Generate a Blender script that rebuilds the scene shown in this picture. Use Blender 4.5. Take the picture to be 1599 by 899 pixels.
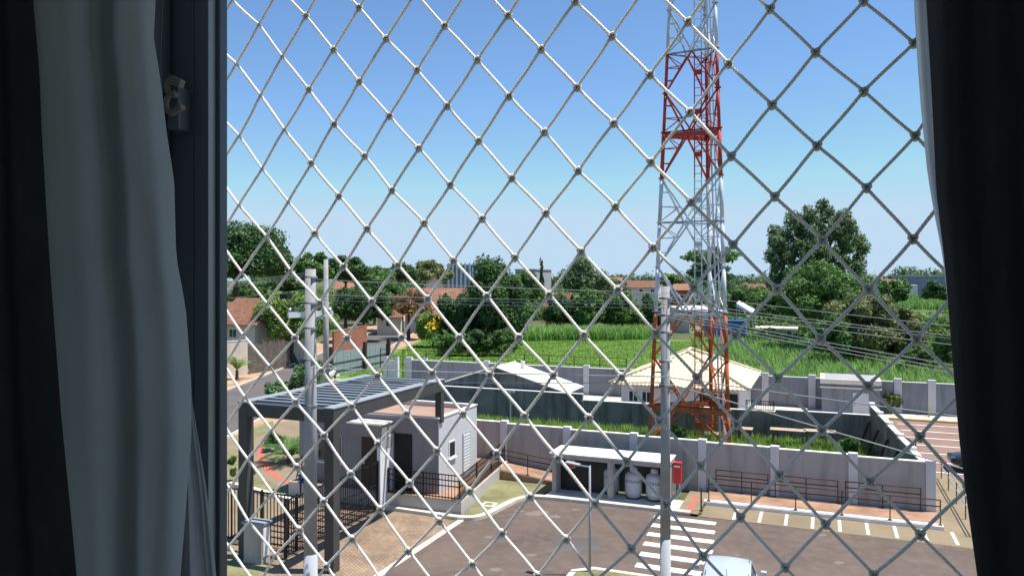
import bpy, math, random
import numpy as np
from mathutils import Vector, Matrix, Euler
R = math.radians
random.seed(7); RNG = np.random.default_rng(11)
scene = bpy.context.scene
for o in list(bpy.data.objects): bpy.data.objects.remove(o)
COL = scene.collection

# ------------------------------------------------------------------ camera, sky, sun, exposure
# world frame: X along the facade and site walls, Y away from the building, camera yawed 22 degrees to the left
TH = R(22.0); CT, ST = math.cos(TH), math.sin(TH)
CAMH, FPX, HOR = 9.6, 1200.0, 435.0
cd = bpy.data.cameras.new('camera'); cam = bpy.data.objects.new('camera', cd); COL.objects.link(cam)
cam.location = (0, 0, CAMH); cam.rotation_euler = (R(90), 0, TH)
cd.sensor_width = 36; cd.lens = 36 * FPX / 1599.0
cd.shift_y = (HOR - 449.5) / 1599.0
cd.clip_start = 0.02; cd.clip_end = 6000
scene.camera = cam
SUN = Vector((0.34, 0.13, 1.0)).normalized()
w = bpy.data.worlds.new('World'); scene.world = w; w.use_nodes = True
nt = w.node_tree; nt.nodes.clear()
sky = nt.nodes.new('ShaderNodeTexSky'); sky.sky_type = 'NISHITA'; sky.sun_disc = False
sky.sun_elevation = math.asin(SUN.z); sky.sun_rotation = math.atan2(SUN.x, SUN.y)
sky.air_density = 1.0; sky.dust_density = 0.0; sky.ozone_density = 3.0; sky.altitude = 0
bg = nt.nodes.new('ShaderNodeBackground'); bg.inputs[1].default_value = 0.1
out = nt.nodes.new('ShaderNodeOutputWorld')
tint = nt.nodes.new('ShaderNodeVectorMath'); tint.operation = 'MULTIPLY'; tint.inputs[1].default_value = (0.84, 1.0, 1.14)
nt.links.new(sky.outputs[0], tint.inputs[0]); hz = nt.nodes.new('ShaderNodeVectorMath'); hz.operation = 'MINIMUM'; hz.inputs[1].default_value = (3.75, 5.05, 6.3)
nt.links.new(tint.outputs[0], hz.inputs[0]); nt.links.new(hz.outputs[0], bg.inputs[0]); nt.links.new(bg.outputs[0], out.inputs[0])
sl = bpy.data.lights.new('sun', 'SUN'); sl.energy = 5.0; sl.angle = R(0.53); sl.color = (1, 0.955, 0.88)
so = bpy.data.objects.new('sun', sl); COL.objects.link(so); so.location = (20, 10, 60)
so.rotation_euler = (-SUN).to_track_quat('-Z', 'Y').to_euler()
scene.view_settings.view_transform = 'Standard'; scene.view_settings.look = 'None'
scene.view_settings.exposure = 0.5; scene.view_settings.gamma = 1.0
scene.view_settings.use_curve_mapping = False

# ------------------------------------------------------------------ pixel helpers (photo pixels -> directions; depth from ground / known size)
def P(u, v, d):                      # pixel at camera depth d
    X = (u - 799.5) / FPX * d
    return Vector((CT * X - ST * d, ST * X + CT * d, CAMH - (v - HOR) / FPX * d))
def G(u, v, z=0.0):                  # pixel on the horizontal plane z
    return P(u, v, (CAMH - z) * FPX / (v - HOR))
def ON(u, v, y):                     # pixel on the vertical plane Y = y
    t = (u - 799.5) / FPX
    return P(u, v, y / (ST * t + CT))

# ------------------------------------------------------------------ materials
MATS = {}
def mat(name, col, rough=0.8, var=0.18, scale=1.5, bump=0.0, bscale=40, col2=None, stretch=None,
        metallic=0.0, spec=0.3, island=0.0, transl=0.0, fine=0.0, stain=None, sss=0.0):
    m = bpy.data.materials.new(name); m.use_nodes = True
    n = m.node_tree; N = n.nodes; L = n.links
    b = N['Principled BSDF']; b.inputs['Roughness'].default_value = rough
    b.inputs['Metallic'].default_value = metallic
    b.inputs['Specular IOR Level'].default_value = spec
    tc = N.new('ShaderNodeTexCoord'); mp = N.new('ShaderNodeMapping')
    L.new(tc.outputs['Object'], mp.inputs[0])
    if stretch: mp.inputs['Scale'].default_value = stretch
    nz = N.new('ShaderNodeTexNoise'); nz.inputs['Scale'].default_value = scale; nz.inputs['Detail'].default_value = 7
    nz.inputs['Roughness'].default_value = 0.62
    L.new(mp.outputs[0], nz.inputs[0])
    rp = N.new('ShaderNodeValToRGB'); rp.color_ramp.elements[0].position = 0.32; rp.color_ramp.elements[1].position = 0.68
    c2 = col2 or tuple(c * (1 + var) for c in col)
    c1 = tuple(c * (1 - var) for c in col) if not col2 else col
    rp.color_ramp.elements[0].color = (*c1, 1); rp.color_ramp.elements[1].color = (*c2, 1)
    L.new(nz.outputs[0], rp.inputs[0]); cur = rp.outputs[0]
    if fine > 0:
        n2 = N.new('ShaderNodeTexNoise'); n2.inputs['Scale'].default_value = bscale; n2.inputs['Detail'].default_value = 4
        L.new(tc.outputs['Object'], n2.inputs[0])
        r2 = N.new('ShaderNodeMapRange'); r2.inputs[1].default_value = 0.3; r2.inputs[2].default_value = 0.7
        r2.inputs[3].default_value = 1 - fine; r2.inputs[4].default_value = 1 + fine
        L.new(n2.outputs[0], r2.inputs[0])
        vm = N.new('ShaderNodeVectorMath'); vm.operation = 'SCALE'
        L.new(cur, vm.inputs[0]); L.new(r2.outputs[0], vm.inputs['Scale']); cur = vm.outputs[0]
    if stain:                        # weathering streaks with a shape of their own
        mp2 = N.new('ShaderNodeMapping'); mp2.inputs['Scale'].default_value = (1.6, 1.6, 0.22)
        L.new(tc.outputs['Object'], mp2.inputs[0])
        n3 = N.new('ShaderNodeTexNoise'); n3.inputs['Scale'].default_value = 1.6; n3.inputs['Detail'].default_value = 8
        L.new(mp2.outputs[0], n3.inputs[0])
        r3 = N.new('ShaderNodeMapRange'); r3.inputs[1].default_value = 0.46; r3.inputs[2].default_value = 0.7
        L.new(n3.outputs[0], r3.inputs[0])
        r4 = N.new('ShaderNodeMath'); r4.operation = 'MULTIPLY'; r4.inputs[1].default_value = stain[1]
        L.new(r3.outputs[0], r4.inputs[0])
        mx = N.new('ShaderNodeMix'); mx.data_type = 'RGBA'
        L.new(r4.outputs[0], mx.inputs[0]); L.new(cur, mx.inputs[6]); mx.inputs[7].default_value = (*stain[0], 1); cur = mx.outputs[2]
    if island > 0:
        gi = N.new('ShaderNodeNewGeometry'); r5 = N.new('ShaderNodeMapRange')
        r5.inputs[3].default_value = 1 - island; r5.inputs[4].default_value = 1 + island
        L.new(gi.outputs['Random Per Island'], r5.inputs[0])
        v2 = N.new('ShaderNodeVectorMath'); v2.operation = 'SCALE'
        L.new(cur, v2.inputs[0]); L.new(r5.outputs[0], v2.inputs['Scale']); cur = v2.outputs[0]
    L.new(cur, b.inputs['Base Color'])
    if sss > 0:
        b.inputs['Subsurface Weight'].default_value = 1.0; b.inputs['Subsurface Scale'].default_value = sss; b.inputs['Subsurface Radius'].default_value = (1, 1, 1)
    if bump > 0:
        nb = N.new('ShaderNodeTexNoise'); nb.inputs['Scale'].default_value = bscale; nb.inputs['Detail'].default_value = 5
        L.new(tc.outputs['Object'], nb.inputs[0])
        bp = N.new('ShaderNodeBump'); bp.inputs['Strength'].default_value = bump; bp.inputs['Distance'].default_value = 0.02
        L.new(nb.outputs[0], bp.inputs['Height']); L.new(bp.outputs[0], b.inputs['Normal'])
    if transl > 0:
        tr = N.new('ShaderNodeBsdfTranslucent'); ms = N.new('ShaderNodeMixShader'); ms.inputs[0].default_value = transl
        L.new(cur, tr.inputs[0]); L.new(b.outputs[0], ms.inputs[1]); L.new(tr.outputs[0], ms.inputs[2])
        L.new(ms.outputs[0], N['Material Output'].inputs[0])
    MATS[name] = m
    return m
def brick_mat(name, c1, c2, mortar, sc, rough=0.85, bw=0.5, rh=0.25, rot=0.0, ms=0.02):
    m = bpy.data.materials.new(name); m.use_nodes = True; n = m.node_tree; N = n.nodes; L = n.links
    b = N['Principled BSDF']; b.inputs['Roughness'].default_value = rough; b.inputs['Specular IOR Level'].default_value = 0.2
    tc = N.new('ShaderNodeTexCoord'); mp = N.new('ShaderNodeMapping'); L.new(tc.outputs['Object'], mp.inputs[0]); mp.inputs['Rotation'].default_value = (0, 0, rot)
    br = N.new('ShaderNodeTexBrick'); L.new(mp.outputs[0], br.inputs[0]); br.inputs['Scale'].default_value = sc
    br.inputs['Color1'].default_value = (*c1, 1); br.inputs['Color2'].default_value = (*c2, 1); br.inputs['Mortar'].default_value = (*mortar, 1)
    br.inputs['Brick Width'].default_value = bw; br.inputs['Row Height'].default_value = rh; br.inputs['Mortar Size'].default_value = ms
    nz = N.new('ShaderNodeTexNoise'); nz.inputs['Scale'].default_value = 0.9; nz.inputs['Detail'].default_value = 8; L.new(tc.outputs['Object'], nz.inputs[0])
    mr = N.new('ShaderNodeMapRange'); mr.inputs[1].default_value = .3; mr.inputs[2].default_value = .7; mr.inputs[3].default_value = .72; mr.inputs[4].default_value = 1.25
    L.new(nz.outputs[0], mr.inputs[0]); vm = N.new('ShaderNodeVectorMath'); vm.operation = 'SCALE'
    L.new(br.outputs[0], vm.inputs[0]); L.new(mr.outputs[0], vm.inputs['Scale']); L.new(vm.outputs[0], b.inputs['Base Color'])
    bp = N.new('ShaderNodeBump'); bp.inputs['Strength'].default_value = .4; bp.inputs['Distance'].default_value = .01; bp.invert = True
    L.new(br.outputs['Fac'], bp.inputs['Height']); L.new(bp.outputs[0], b.inputs['Normal'])
    MATS[name] = m
def glass_mat(name, col=(0.02, 0.03, 0.035), rough=0.06):
    m = bpy.data.materials.new(name); m.use_nodes = True; b = m.node_tree.nodes['Principled BSDF']
    nz = m.node_tree.nodes.new('ShaderNodeTexNoise'); nz.inputs['Scale'].default_value = 2
    mr = m.node_tree.nodes.new('ShaderNodeMapRange'); mr.inputs[3].default_value = rough; mr.inputs[4].default_value = rough + .08
    m.node_tree.links.new(nz.outputs[0], mr.inputs[0]); m.node_tree.links.new(mr.outputs[0], b.inputs['Roughness'])
    b.inputs['Base Color'].default_value = (*col, 1); b.inputs['Specular IOR Level'].default_value = 0.8
    MATS[name] = m

mat('asphalt', (0.125, 0.092, 0.074), 0.85, 0.22, 0.35, 0.25, 160, fine=0.16, stain=((0.2, 0.165, 0.14), 0.3))
mat('scuff', (0.2, 0.165, 0.135), 0.95, 0.2, 3, fine=0.2)
mat('street_asphalt', (0.12, 0.105, 0.1), 0.9, 0.2, 0.3, 0.2, 80, fine=0.1)
mat('beige_paving', (0.24, 0.19, 0.12), 0.9, 0.14, 0.6, 0.15, 60, fine=0.1)
mat('concrete', (0.47, 0.44, 0.4), 0.9, 0.13, 0.9, 0.15, 60, fine=0.06)
mat('kerb', (0.62, 0.56, 0.47), 0.9, 0.14, 1.2, 0.1, 50, fine=0.08)
mat('pole_concrete', (0.36, 0.36, 0.36), 0.9, 0.16, 1.4, 0.3, 45, fine=0.1, stain=((0.2, 0.19, 0.18), 0.5))
mat('pole_light', (0.39, 0.41, 0.43), 0.85, 0.1, 1.4, 0.1, 45, fine=0.05)
mat('dirt', (0.33, 0.2, 0.11), 0.95, 0.3, 0.5, 0.2, 20, fine=0.15)
mat('red_dirt', (0.4, 0.26, 0.16), 0.95, 0.2, 0.5, 0.1, 20, fine=0.12)
mat('paint_white', (0.76, 0.74, 0.7), 0.8, 0.1, 3, 0.05, 60, fine=0.12, stain=((0.3, 0.26, 0.23), 0.55))
mat('paint_red', (0.5, 0.13, 0.09), 0.8, 0.1, 2)
mat('paint_yellow', (0.72, 0.5, 0.2), 0.8, 0.12, 2)
mat('wall_grey', (0.4, 0.37, 0.35), 0.9, 0.06, 0.7, 0.08, 70, fine=0.03, stain=((0.25, 0.22, 0.2), 0.75))
mat('wall_light', (0.62, 0.6, 0.6), 0.9, 0.05, 0.9, 0.05, 70, fine=0.03, stain=((0.45, 0.42, 0.42), 0.2))
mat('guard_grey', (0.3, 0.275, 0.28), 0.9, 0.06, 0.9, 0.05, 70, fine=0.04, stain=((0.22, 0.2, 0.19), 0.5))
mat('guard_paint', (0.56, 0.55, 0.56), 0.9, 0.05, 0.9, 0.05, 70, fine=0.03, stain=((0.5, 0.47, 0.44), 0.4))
mat('roof_membrane', (0.36, 0.23, 0.17), 0.9, 0.14, 0.8, fine=0.06)
mat('wall_white', (0.78, 0.78, 0.79), 0.9, 0.05, 0.9, 0.05, 70, fine=0.03, stain=((0.5, 0.47, 0.45), 0.2))
mat('wall_blue', (0.25, 0.26, 0.28), 0.9, 0.06, 0.7, 0.05, 60, fine=0.03, stain=((0.14, 0.14, 0.15), 0.6))
mat('cream', (0.74, 0.66, 0.55), 0.9, 0.08, 0.9, fine=0.05)
mat('coping', (0.75, 0.72, 0.67), 0.9, 0.1, 1.5, fine=0.06)
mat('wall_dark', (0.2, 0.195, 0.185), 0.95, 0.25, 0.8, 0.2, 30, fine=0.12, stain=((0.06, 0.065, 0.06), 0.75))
mat('wall_brown', (0.2, 0.165, 0.14), 0.95, 0.25, 0.8, 0.2, 30, fine=0.12, stain=((0.07, 0.065, 0.06), 0.7))
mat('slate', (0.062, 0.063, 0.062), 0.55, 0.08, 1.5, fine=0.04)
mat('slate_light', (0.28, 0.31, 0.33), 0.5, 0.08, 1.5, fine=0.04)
mat('steel_dark', (0.03, 0.028, 0.03), 0.5, 0.2, 3, metallic=0.3)
mat('steel_brown', (0.06, 0.035, 0.03), 0.6, 0.2, 3)
mat('galv', (0.42, 0.45, 0.49), 0.5, 0.15, 3, metallic=0.5)
mat('tower_white', (0.58, 0.61, 0.66), 0.55, 0.15, 1.2, stain=((0.33, 0.31, 0.3), 0.35))
mat('tower_red', (0.42, 0.05, 0.035), 0.6, 0.2, 1.2)
mat('tower_orange', (0.5, 0.12, 0.04), 0.65, 0.25, 1.2, stain=((0.2, 0.07, 0.04), 0.5))
mat('roof_white', (0.8, 0.78, 0.72), 0.7, 0.06, 0.8, stain=((0.5, 0.46, 0.4), 0.3))
mat('roof_cream', (0.72, 0.62, 0.43), 0.85, 0.12, 1.6, fine=0.08, stain=((0.4, 0.33, 0.22), 0.3))
mat('roof_tile', (0.2, 0.1, 0.065), 0.9, 0.3, 1.2, fine=0.2, bscale=9)
mat('roof_orange', (0.29, 0.15, 0.1), 0.9, 0.25, 0.8, fine=0.15, bscale=7)
mat('terracotta', (0.36, 0.15, 0.09), 0.9, 0.15, 0.6, stain=((0.25, 0.1, 0.06), 0.4))
mat('house_cream', (0.62, 0.55, 0.45), 0.9, 0.1, 0.6, stain=((0.35, 0.28, 0.22), 0.35))
mat('house_white', (0.72, 0.7, 0.67), 0.9, 0.08, 0.6, stain=((0.4, 0.36, 0.3), 0.3))
mat('house_grey', (0.35, 0.35, 0.37), 0.9, 0.1, 0.6)
mat('dark_opening', (0.02, 0.02, 0.022), 0.7, 0.2, 2)
mat('door_brown', (0.07, 0.04, 0.03), 0.6, 0.2, 2)
mat('wood', (0.46, 0.34, 0.24), 0.85, 0.2, 3, fine=0.12)
mat('old_wood', (0.15, 0.12, 0.1), 0.9, 0.3, 2, fine=0.15)
mat('bark', (0.1, 0.075, 0.055), 0.95, 0.3, 3, 0.4, 14)
mat('blue_metal', (0.06, 0.17, 0.42), 0.6, 0.15, 1.0)
mat('ware_blue', (0.2, 0.25, 0.34), 0.7, 0.12, 0.2)
mat('gas_paint', (0.52, 0.52, 0.54), 0.45, 0.06, 3, fine=0.03)
mat('text_dark', (0.03, 0.03, 0.04), 0.6, 0.1, 3)
mat('fire_red', (0.5, 0.035, 0.03), 0.5, 0.1, 3)
mat('car_silver', (0.62, 0.68, 0.74), 0.25, 0.03, 1, metallic=0.35, spec=0.6)
mat('car_black', (0.015, 0.016, 0.02), 0.2, 0.1, 1, spec=0.6)
mat('car_white', (0.72, 0.73, 0.75), 0.25, 0.03, 1, spec=0.6)
mat('tyre', (0.02, 0.02, 0.02), 0.9, 0.1, 4)
mat('rim', (0.4, 0.4, 0.42), 0.35, 0.1, 4, metallic=0.7)
mat('lamp_red', (0.35, 0.02, 0.02), 0.3, 0.1, 4)
glass_mat('glass_dark'); glass_mat('glass_teal', (0.03, 0.07, 0.085))
mat('cable', (0.36, 0.36, 0.34), 0.7, 0.1, 3)
mat('cable_dark', (0.08, 0.08, 0.08), 0.7, 0.1, 3)
mat('rope', (0.86, 0.84, 0.8), 0.7, 0.05, 40, fine=0.05, bscale=400, sss=0.0035)
mat('knot_rope', (0.95, 0.84, 0.75), 0.75, 0.06, 60, sss=0.007)
mat('alu', (0.28, 0.32, 0.38), 0.45, 0.06, 5, metallic=0.3)
mat('alu_light', (0.42, 0.45, 0.48), 0.4, 0.06, 5, metallic=0.3)
mat('alu_mid', (0.16, 0.18, 0.215), 0.45, 0.06, 5, metallic=0.3)
mat('plastic', (0.4, 0.38, 0.36), 0.45, 0.05, 20)
mat('sheer', (0.5, 0.53, 0.53), 0.95, 0.05, 12, bump=0.15, bscale=900, fine=0.04, transl=0.5)
mat('sheer_thin', (0.75, 0.78, 0.8), 0.95, 0.08, 30, bump=0.2, bscale=500, transl=0.85)
mat('blackout', (0.04, 0.042, 0.046), 0.95, 0.2, 8, bump=0.15, bscale=700)
mat('room_paint', (0.74, 0.72, 0.69), 0.95, 0.04, 2)
mat('teal_cloth', (0.03, 0.32, 0.3), 0.9, 0.1, 9); mat('jeans', (0.03, 0.06, 0.22), 0.9, 0.15, 9)
mat('skin', (0.32, 0.17, 0.11), 0.6, 0.05, 9); mat('hair', (0.012, 0.009, 0.008), 0.7, 0.2, 20)
mat('sign_white', (0.75, 0.75, 0.74), 0.5, 0.04, 9)
# foliage
LK = 1.8
def leafm(n, c, transl=0.3, isl=0.45): mat(n, tuple(x * LK for x in c), 0.6, 0.42, 0.55, island=isl, transl=transl, spec=0.35)
leafm('leaf_dark', (0.032, 0.07, 0.018)); leafm('leaf_mid', (0.055, 0.11, 0.025)); leafm('leaf_light', (0.1, 0.16, 0.035))
leafm('leaf_blue', (0.055, 0.095, 0.04)); leafm('leaf_olive', (0.1, 0.12, 0.04)); leafm('leaf_brown', (0.14, 0.09, 0.04))
leafm('leaf_yellow', (0.55, 0.4, 0.03)); leafm('grass_blade', (0.12, 0.2, 0.035), 0.35); leafm('cane', (0.1, 0.19, 0.045), 0.35)
leafm('leaf_sage', (0.075, 0.115, 0.05), 0.4, 0.5); leafm('lawn_blade', (0.08, 0.15, 0.02), 0.35, 0.3); leafm('hedge_leaf', (0.07, 0.13, 0.05), 0.3, 0.6); leafm('dry_grass', (0.2, 0.21, 0.07), 0.3)
mat('lawn', (0.11, 0.2, 0.03), 0.95, 0.25, 0.25, 0.4, 9, fine=0.25)
mat('grass_ground', (0.09, 0.12, 0.03), 0.95, 0.35, 0.4, 0.4, 8, fine=0.25)
mat('grass_pale', (0.2, 0.19, 0.09), 0.95, 0.3, 0.7, 0.4, 14, fine=0.22)
mat('far_ground', (0.06, 0.085, 0.03), 0.95, 0.3, 0.05, col2=(0.13, 0.13, 0.06))
mat('red_paving', (0.24, 0.155, 0.12), 0.9, 0.15, 0.5, fine=0.08)
brick_mat('paver', (0.32, 0.23, 0.155), (0.25, 0.175, 0.115), (0.15, 0.11, 0.085), 2.2, rot=0.6)
brick_mat('brick_walk', (0.4, 0.235, 0.15), (0.34, 0.19, 0.12), (0.28, 0.2, 0.15), 3.0)

# ------------------------------------------------------------------ mesh helpers
ORG = {}
def tag(o, label=None, cat=None, group=None, kind=None):
    if label: o['label'] = label
    if cat: o['category'] = cat
    if group: o['group'] = group
    if kind: o['kind'] = kind
    return o
def thing(name, label, cat, loc=(0, 0, 0), group=None):
    o = bpy.data.objects.new(name, None); COL.objects.link(o); o.location = loc; o.empty_display_size = 0.2
    ORG[o.name] = Vector(loc)
    return tag(o, label, cat, group)
def link(name, me, m, parent=None, org=None):
    o = bpy.data.objects.new(name, me); COL.objects.link(o)
    if m is not None and len(me.materials) == 0: me.materials.append(MATS[m])
    if parent is not None:
        o.parent = parent; ORG[o.name] = ORG[parent.name]
    else:
        ORG[o.name] = Vector(org or (0, 0, 0)); o.location = ORG[o.name]
    return o
class MB:
    def __init__(s): s.v = []; s.f = []
    def add(s, vs, fs):
        k = len(s.v); s.v += [tuple(p) for p in vs]; s.f += [tuple(i + k for i in f) for f in fs]; return s
    def box(s, x0, x1, y0, y1, z0, z1):
        return s.add([(x0, y0, z0), (x1, y0, z0), (x1, y1, z0), (x0, y1, z0), (x0, y0, z1), (x1, y0, z1), (x1, y1, z1), (x0, y1, z1)],
                     [(0, 3, 2, 1), (4, 5, 6, 7), (0, 1, 5, 4), (1, 2, 6, 5), (2, 3, 7, 6), (3, 0, 4, 7)])
    def bar(s, a, b, w, h=None, up=(0, 0, 1)):
        a, b = Vector(a), Vector(b); h = h or w; d = (b - a).normalized(); up = Vector(up)
        if abs(d.dot(up)) > 0.98: up = Vector((1, 0, 0))
        sx = d.cross(up).normalized() * w / 2; sy = sx.cross(d).normalized() * h / 2
        vs = [a - sx - sy, a + sx - sy, a + sx + sy, a - sx + sy, b - sx - sy, b + sx - sy, b + sx + sy, b - sx + sy]
        return s.add(vs, [(0, 1, 2, 3), (7, 6, 5, 4), (0, 4, 5, 1), (1, 5, 6, 2), (2, 6, 7, 3), (3, 7, 4, 0)])
    def tube(s, pts, rad, n=8, cap=True):
        pts = [Vector(p) for p in pts]; m = len(pts); rad = rad if isinstance(rad, (list, tuple)) else [rad] * m
        vs = []; ref = None
        for i, p in enumerate(pts):
            d = (pts[min(i + 1, m - 1)] - pts[max(i - 1, 0)]).normalized()
            if ref is None: ref = Vector((0, 0, 1)) if abs(d.z) < .9 else Vector((1, 0, 0))
            x = d.cross(ref).normalized(); y = x.cross(d).normalized(); ref = y
            for k in range(n):
                a = 2 * math.pi * k / n; vs.append(p + (x * math.cos(a) + y * math.sin(a)) * rad[i])
        fs = [(i * n + k, i * n + (k + 1) % n, (i + 1) * n + (k + 1) % n, (i + 1) * n + k) for i in range(m - 1) for k in range(n)]
        if cap: fs += [tuple(range(n - 1, -1, -1)), tuple((m - 1) * n + k for k in range(n))]
        return s.add(vs, fs)
    def lathe(s, prof, c=(0, 0, 0), n=20):
        vs = [(c[0] + r * math.cos(2 * math.pi * k / n), c[1] + r * math.sin(2 * math.pi * k / n), c[2] + z) for r, z in prof for k in range(n)]
        m = len(prof)
        fs = [(i * n + k, i * n + (k + 1) % n, (i + 1) * n + (k + 1) % n, (i + 1) * n + k) for i in range(m - 1) for k in range(n)]
        fs += [tuple(range(n - 1, -1, -1)), tuple((m - 1) * n + k for k in range(n))]
        return s.add(vs, fs)
    def prism(s, poly, z0, z1):            # horizontal polygon, ccw
        n = len(poly); vs = [(p[0], p[1], z0) for p in poly] + [(p[0], p[1], z1) for p in poly]
        return s.add(vs, [tuple(range(n - 1, -1, -1)), tuple(range(n, 2 * n))] + [(i, (i + 1) % n, n + (i + 1) % n, n + i) for i in range(n)])
    def sheet(s, poly, z): return s.add([(p[0], p[1], z) for p in poly], [tuple(range(len(poly)))])
    def build(s, name, m, parent=None, org=None, smooth=False, bevel=0.0):
        o0 = ORG[parent.name] if parent is not None else Vector(org or (0, 0, 0))
        me = bpy.data.meshes.new(name); me.from_pydata([(x - o0.x, y - o0.y, z - o0.z) for x, y, z in s.v], [], s.f); me.update()
        if smooth: me.polygons.foreach_set('use_smooth', [True] * len(me.polygons))
        o = link(name, me, m, parent, org)
        if bevel > 0:
            bv = o.modifiers.new('bevel', 'BEVEL'); bv.width = bevel; bv.segments = 2; bv.limit_method = 'ANGLE'
        return o
def npmesh(name, V, F, smooth=False):
    me = bpy.data.meshes.new(name); V = np.asarray(V, dtype=np.float32); F = np.asarray(F, dtype=np.int32); k = F.shape[1]
    me.vertices.add(len(V)); me.vertices.foreach_set('co', V.ravel())
    me.loops.add(F.size); me.loops.foreach_set('vertex_index', F.ravel())
    me.polygons.add(len(F)); me.polygons.foreach_set('loop_start', np.arange(0, F.size, k, dtype=np.int32))
    me.polygons.foreach_set('loop_total', np.full(len(F), k, dtype=np.int32))
    if smooth: me.polygons.foreach_set('use_smooth', np.ones(len(F), dtype=bool))
    me.update(calc_edges=True); me.validate(); return me
def copies(name, me, m, parent, locs, rots=None):   # alike pieces sharing one mesh; locs in world space
    for i, p in enumerate(locs):
        o = link(name, me, m, parent); o.location = Vector(p) - ORG[parent.name]
    if rots: o.rotation_euler = rots[i]; k_ = rr.uniform(.85, 1.18); o.scale = (k_, k_ * rr.uniform(.85, 1.15), k_ * rr.uniform(.9, 1.2))
def unit_mesh(fn, m):
    b = MB(); fn(b); me = bpy.data.meshes.new('piece'); me.from_pydata(b.v, [], b.f); me.update(); me.materials.append(MATS[m]); return me

# ------------------------------------------------------------------ ground, roads, paving
def struct(name, mb, m, **k):
    o = mb.build(name, m, **k); o['kind'] = 'structure'; return o
struct('ground', MB().sheet([(-2500, -300), (2500, -300), (2500, 3500), (-2500, 3500)], -0.03), 'far_ground')
lot = struct('parking_lot', MB().sheet([(-13.2, 3), (14, 3), (14, 31.6), (-11.4, 31.6), (-12.3, 30.6), (-12.4, 28.6), (-13.2, 27.7)], 0.0), 'asphalt')
struct('driveway', MB().sheet([(-20.5, 16), (-13.45, 16), (-13.45, 27.75), (-20.5, 27.75)], 0.002), 'paver')
struct('entrance_pavement', MB().sheet([(-33, 10), (-20.5, 10), (-20.5, 27.75), (-22.2, 34), (-33.6, 46)], 0.001), 'beige_paving')
sd = Vector((-0.375, 0.927)); sn = Vector((0.927, 0.375))
def strip(c, wd, l0, l1):
    return [tuple(c + sd * l0 - sn * wd), tuple(c + sd * l0 + sn * wd), tuple(c + sd * l1 + sn * wd), tuple(c + sd * l1 - sn * wd)]
sc0 = Vector((-41.2, 46.5))
struct('street', MB().sheet(strip(sc0, 3.6, -45, 190), 0.004), 'street_asphalt')
struct('street_pavement', MB().sheet(strip(sc0 - sn * 6.1, 2.5, -45, 190), 0.0), 'red_dirt')
struct('street_verge', MB().sheet(strip(sc0 + sn * 5.6, 2.0, -45, 190), -0.004), 'red_dirt')
def kerb(pts, name='kerb', wd=0.14, h=0.15, m='kerb'):
    b = MB()
    for a, c in zip(pts[:-1], pts[1:]): b.bar((a[0], a[1], h / 2 - .01), (c[0], c[1], h / 2 - .01), wd, h + .02)
    return struct(name, b, m)
kerb([tuple(sc0 + sn * 3.65 + sd * t) for t in (-45, 20, 190)], 'street_kerb')
kerb([tuple(sc0 - sn * 3.65 + sd * t) for t in (-45, 20, 190)], 'street_kerb')
# curved kerb round the lawn patch, smooth polyline
def smooth_poly(ctrl, n=8):
    out = []; c = [Vector(p) for p in ctrl]
    for i in range(len(c) - 1):
        p0, p1, p2, p3 = c[max(i - 1, 0)], c[i], c[i + 1], c[min(i + 2, len(c) - 1)]
        for k in range(n):
            t = k / n
            out.append(0.5 * (2 * p1 + (p2 - p0) * t + (2 * p0 - 5 * p1 + 4 * p2 - p3) * t * t + (3 * p1 - p0 - 3 * p2 + p3) * t ** 3))
    out.append(c[-1]); return out
kc = smooth_poly([(-17.0, 27.8), (-15.0, 27.75), (-13.35, 27.7), (-12.7, 28.2), (-12.45, 29.6), (-12.2, 30.9), (-11.5, 31.6), (-9, 31.75), (-5.0, 31.75)])
kerb(kc, 'lawn_kerb', 0.3, 0.13)
struct('lawn_patch', MB().sheet([(-13.4, 28.0), (-12.75, 28.3), (-12.55, 29.6), (-12.3, 30.9), (-11.5, 31.7), (-11.3, 33.6), (-14.5, 33.6)], 0.07), 'grass_pale')
struct('kerb_strip', MB().box(-13.45, -13.2, 16, 27.6, -0.02, 0.02), 'kerb')
struct('gas_apron', MB().box(-11.3, -5.3, 31.85, 33.3, -0.02, 0.1), 'kerb')
struct('walkway', MB().box(-4.7, 4.3, 33.75, 35.3, -0.02, 0.15), 'brick_walk')
struct('walkway_edge', MB().box(-4.7, 4.3, 33.35, 33.75, -0.02, 0.14), 'coping')
struct('bay_strip', MB().sheet([(-4.6, 31.65), (5.4, 31.55), (5.4, 33.4), (-4.6, 33.4)], 0.003), 'beige_paving')
struct('ramp_walk', MB().add([(-14.4, 33.7, .5), (-11.3, 33.7, .18), (-11.3, 35.3, .18), (-14.4, 35.3, .5), (-14.4, 33.7, -.02), (-11.3, 33.7, -.02), (-11.3, 35.3, -.02), (-14.4, 35.3, -.02)],
    [(0, 1, 2, 3), (4, 5, 1, 0), (5, 6, 2, 1), (6, 7, 3, 2), (7, 4, 0, 3)]), 'brick_walk')
struct('right_path', MB().sheet([(4.3, 31.5), (6.2, 31.5), (6.2, 43), (4.3, 43)], 0.006), 'beige_paving')
struct('crossing_ramp', MB().sheet([(-5.5, 31.55), (-4.65, 31.55), (-4.65, 34.9), (-5.5, 34.9)], 0.11), 'beige_paving')
struct('tactile_strip', MB().sheet([(-5.2, 31.8), (-4.98, 31.8), (-4.98, 34.2), (-5.2, 34.2)], 0.115), 'paint_red')
MB().sheet([tuple(G(u, v).xy) for u, v in ((850, 862), (938, 858), (932, 838), (866, 840))], 0.003).build('asphalt_patch', 'street_asphalt', lot)
prng = random.Random(12)
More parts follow.
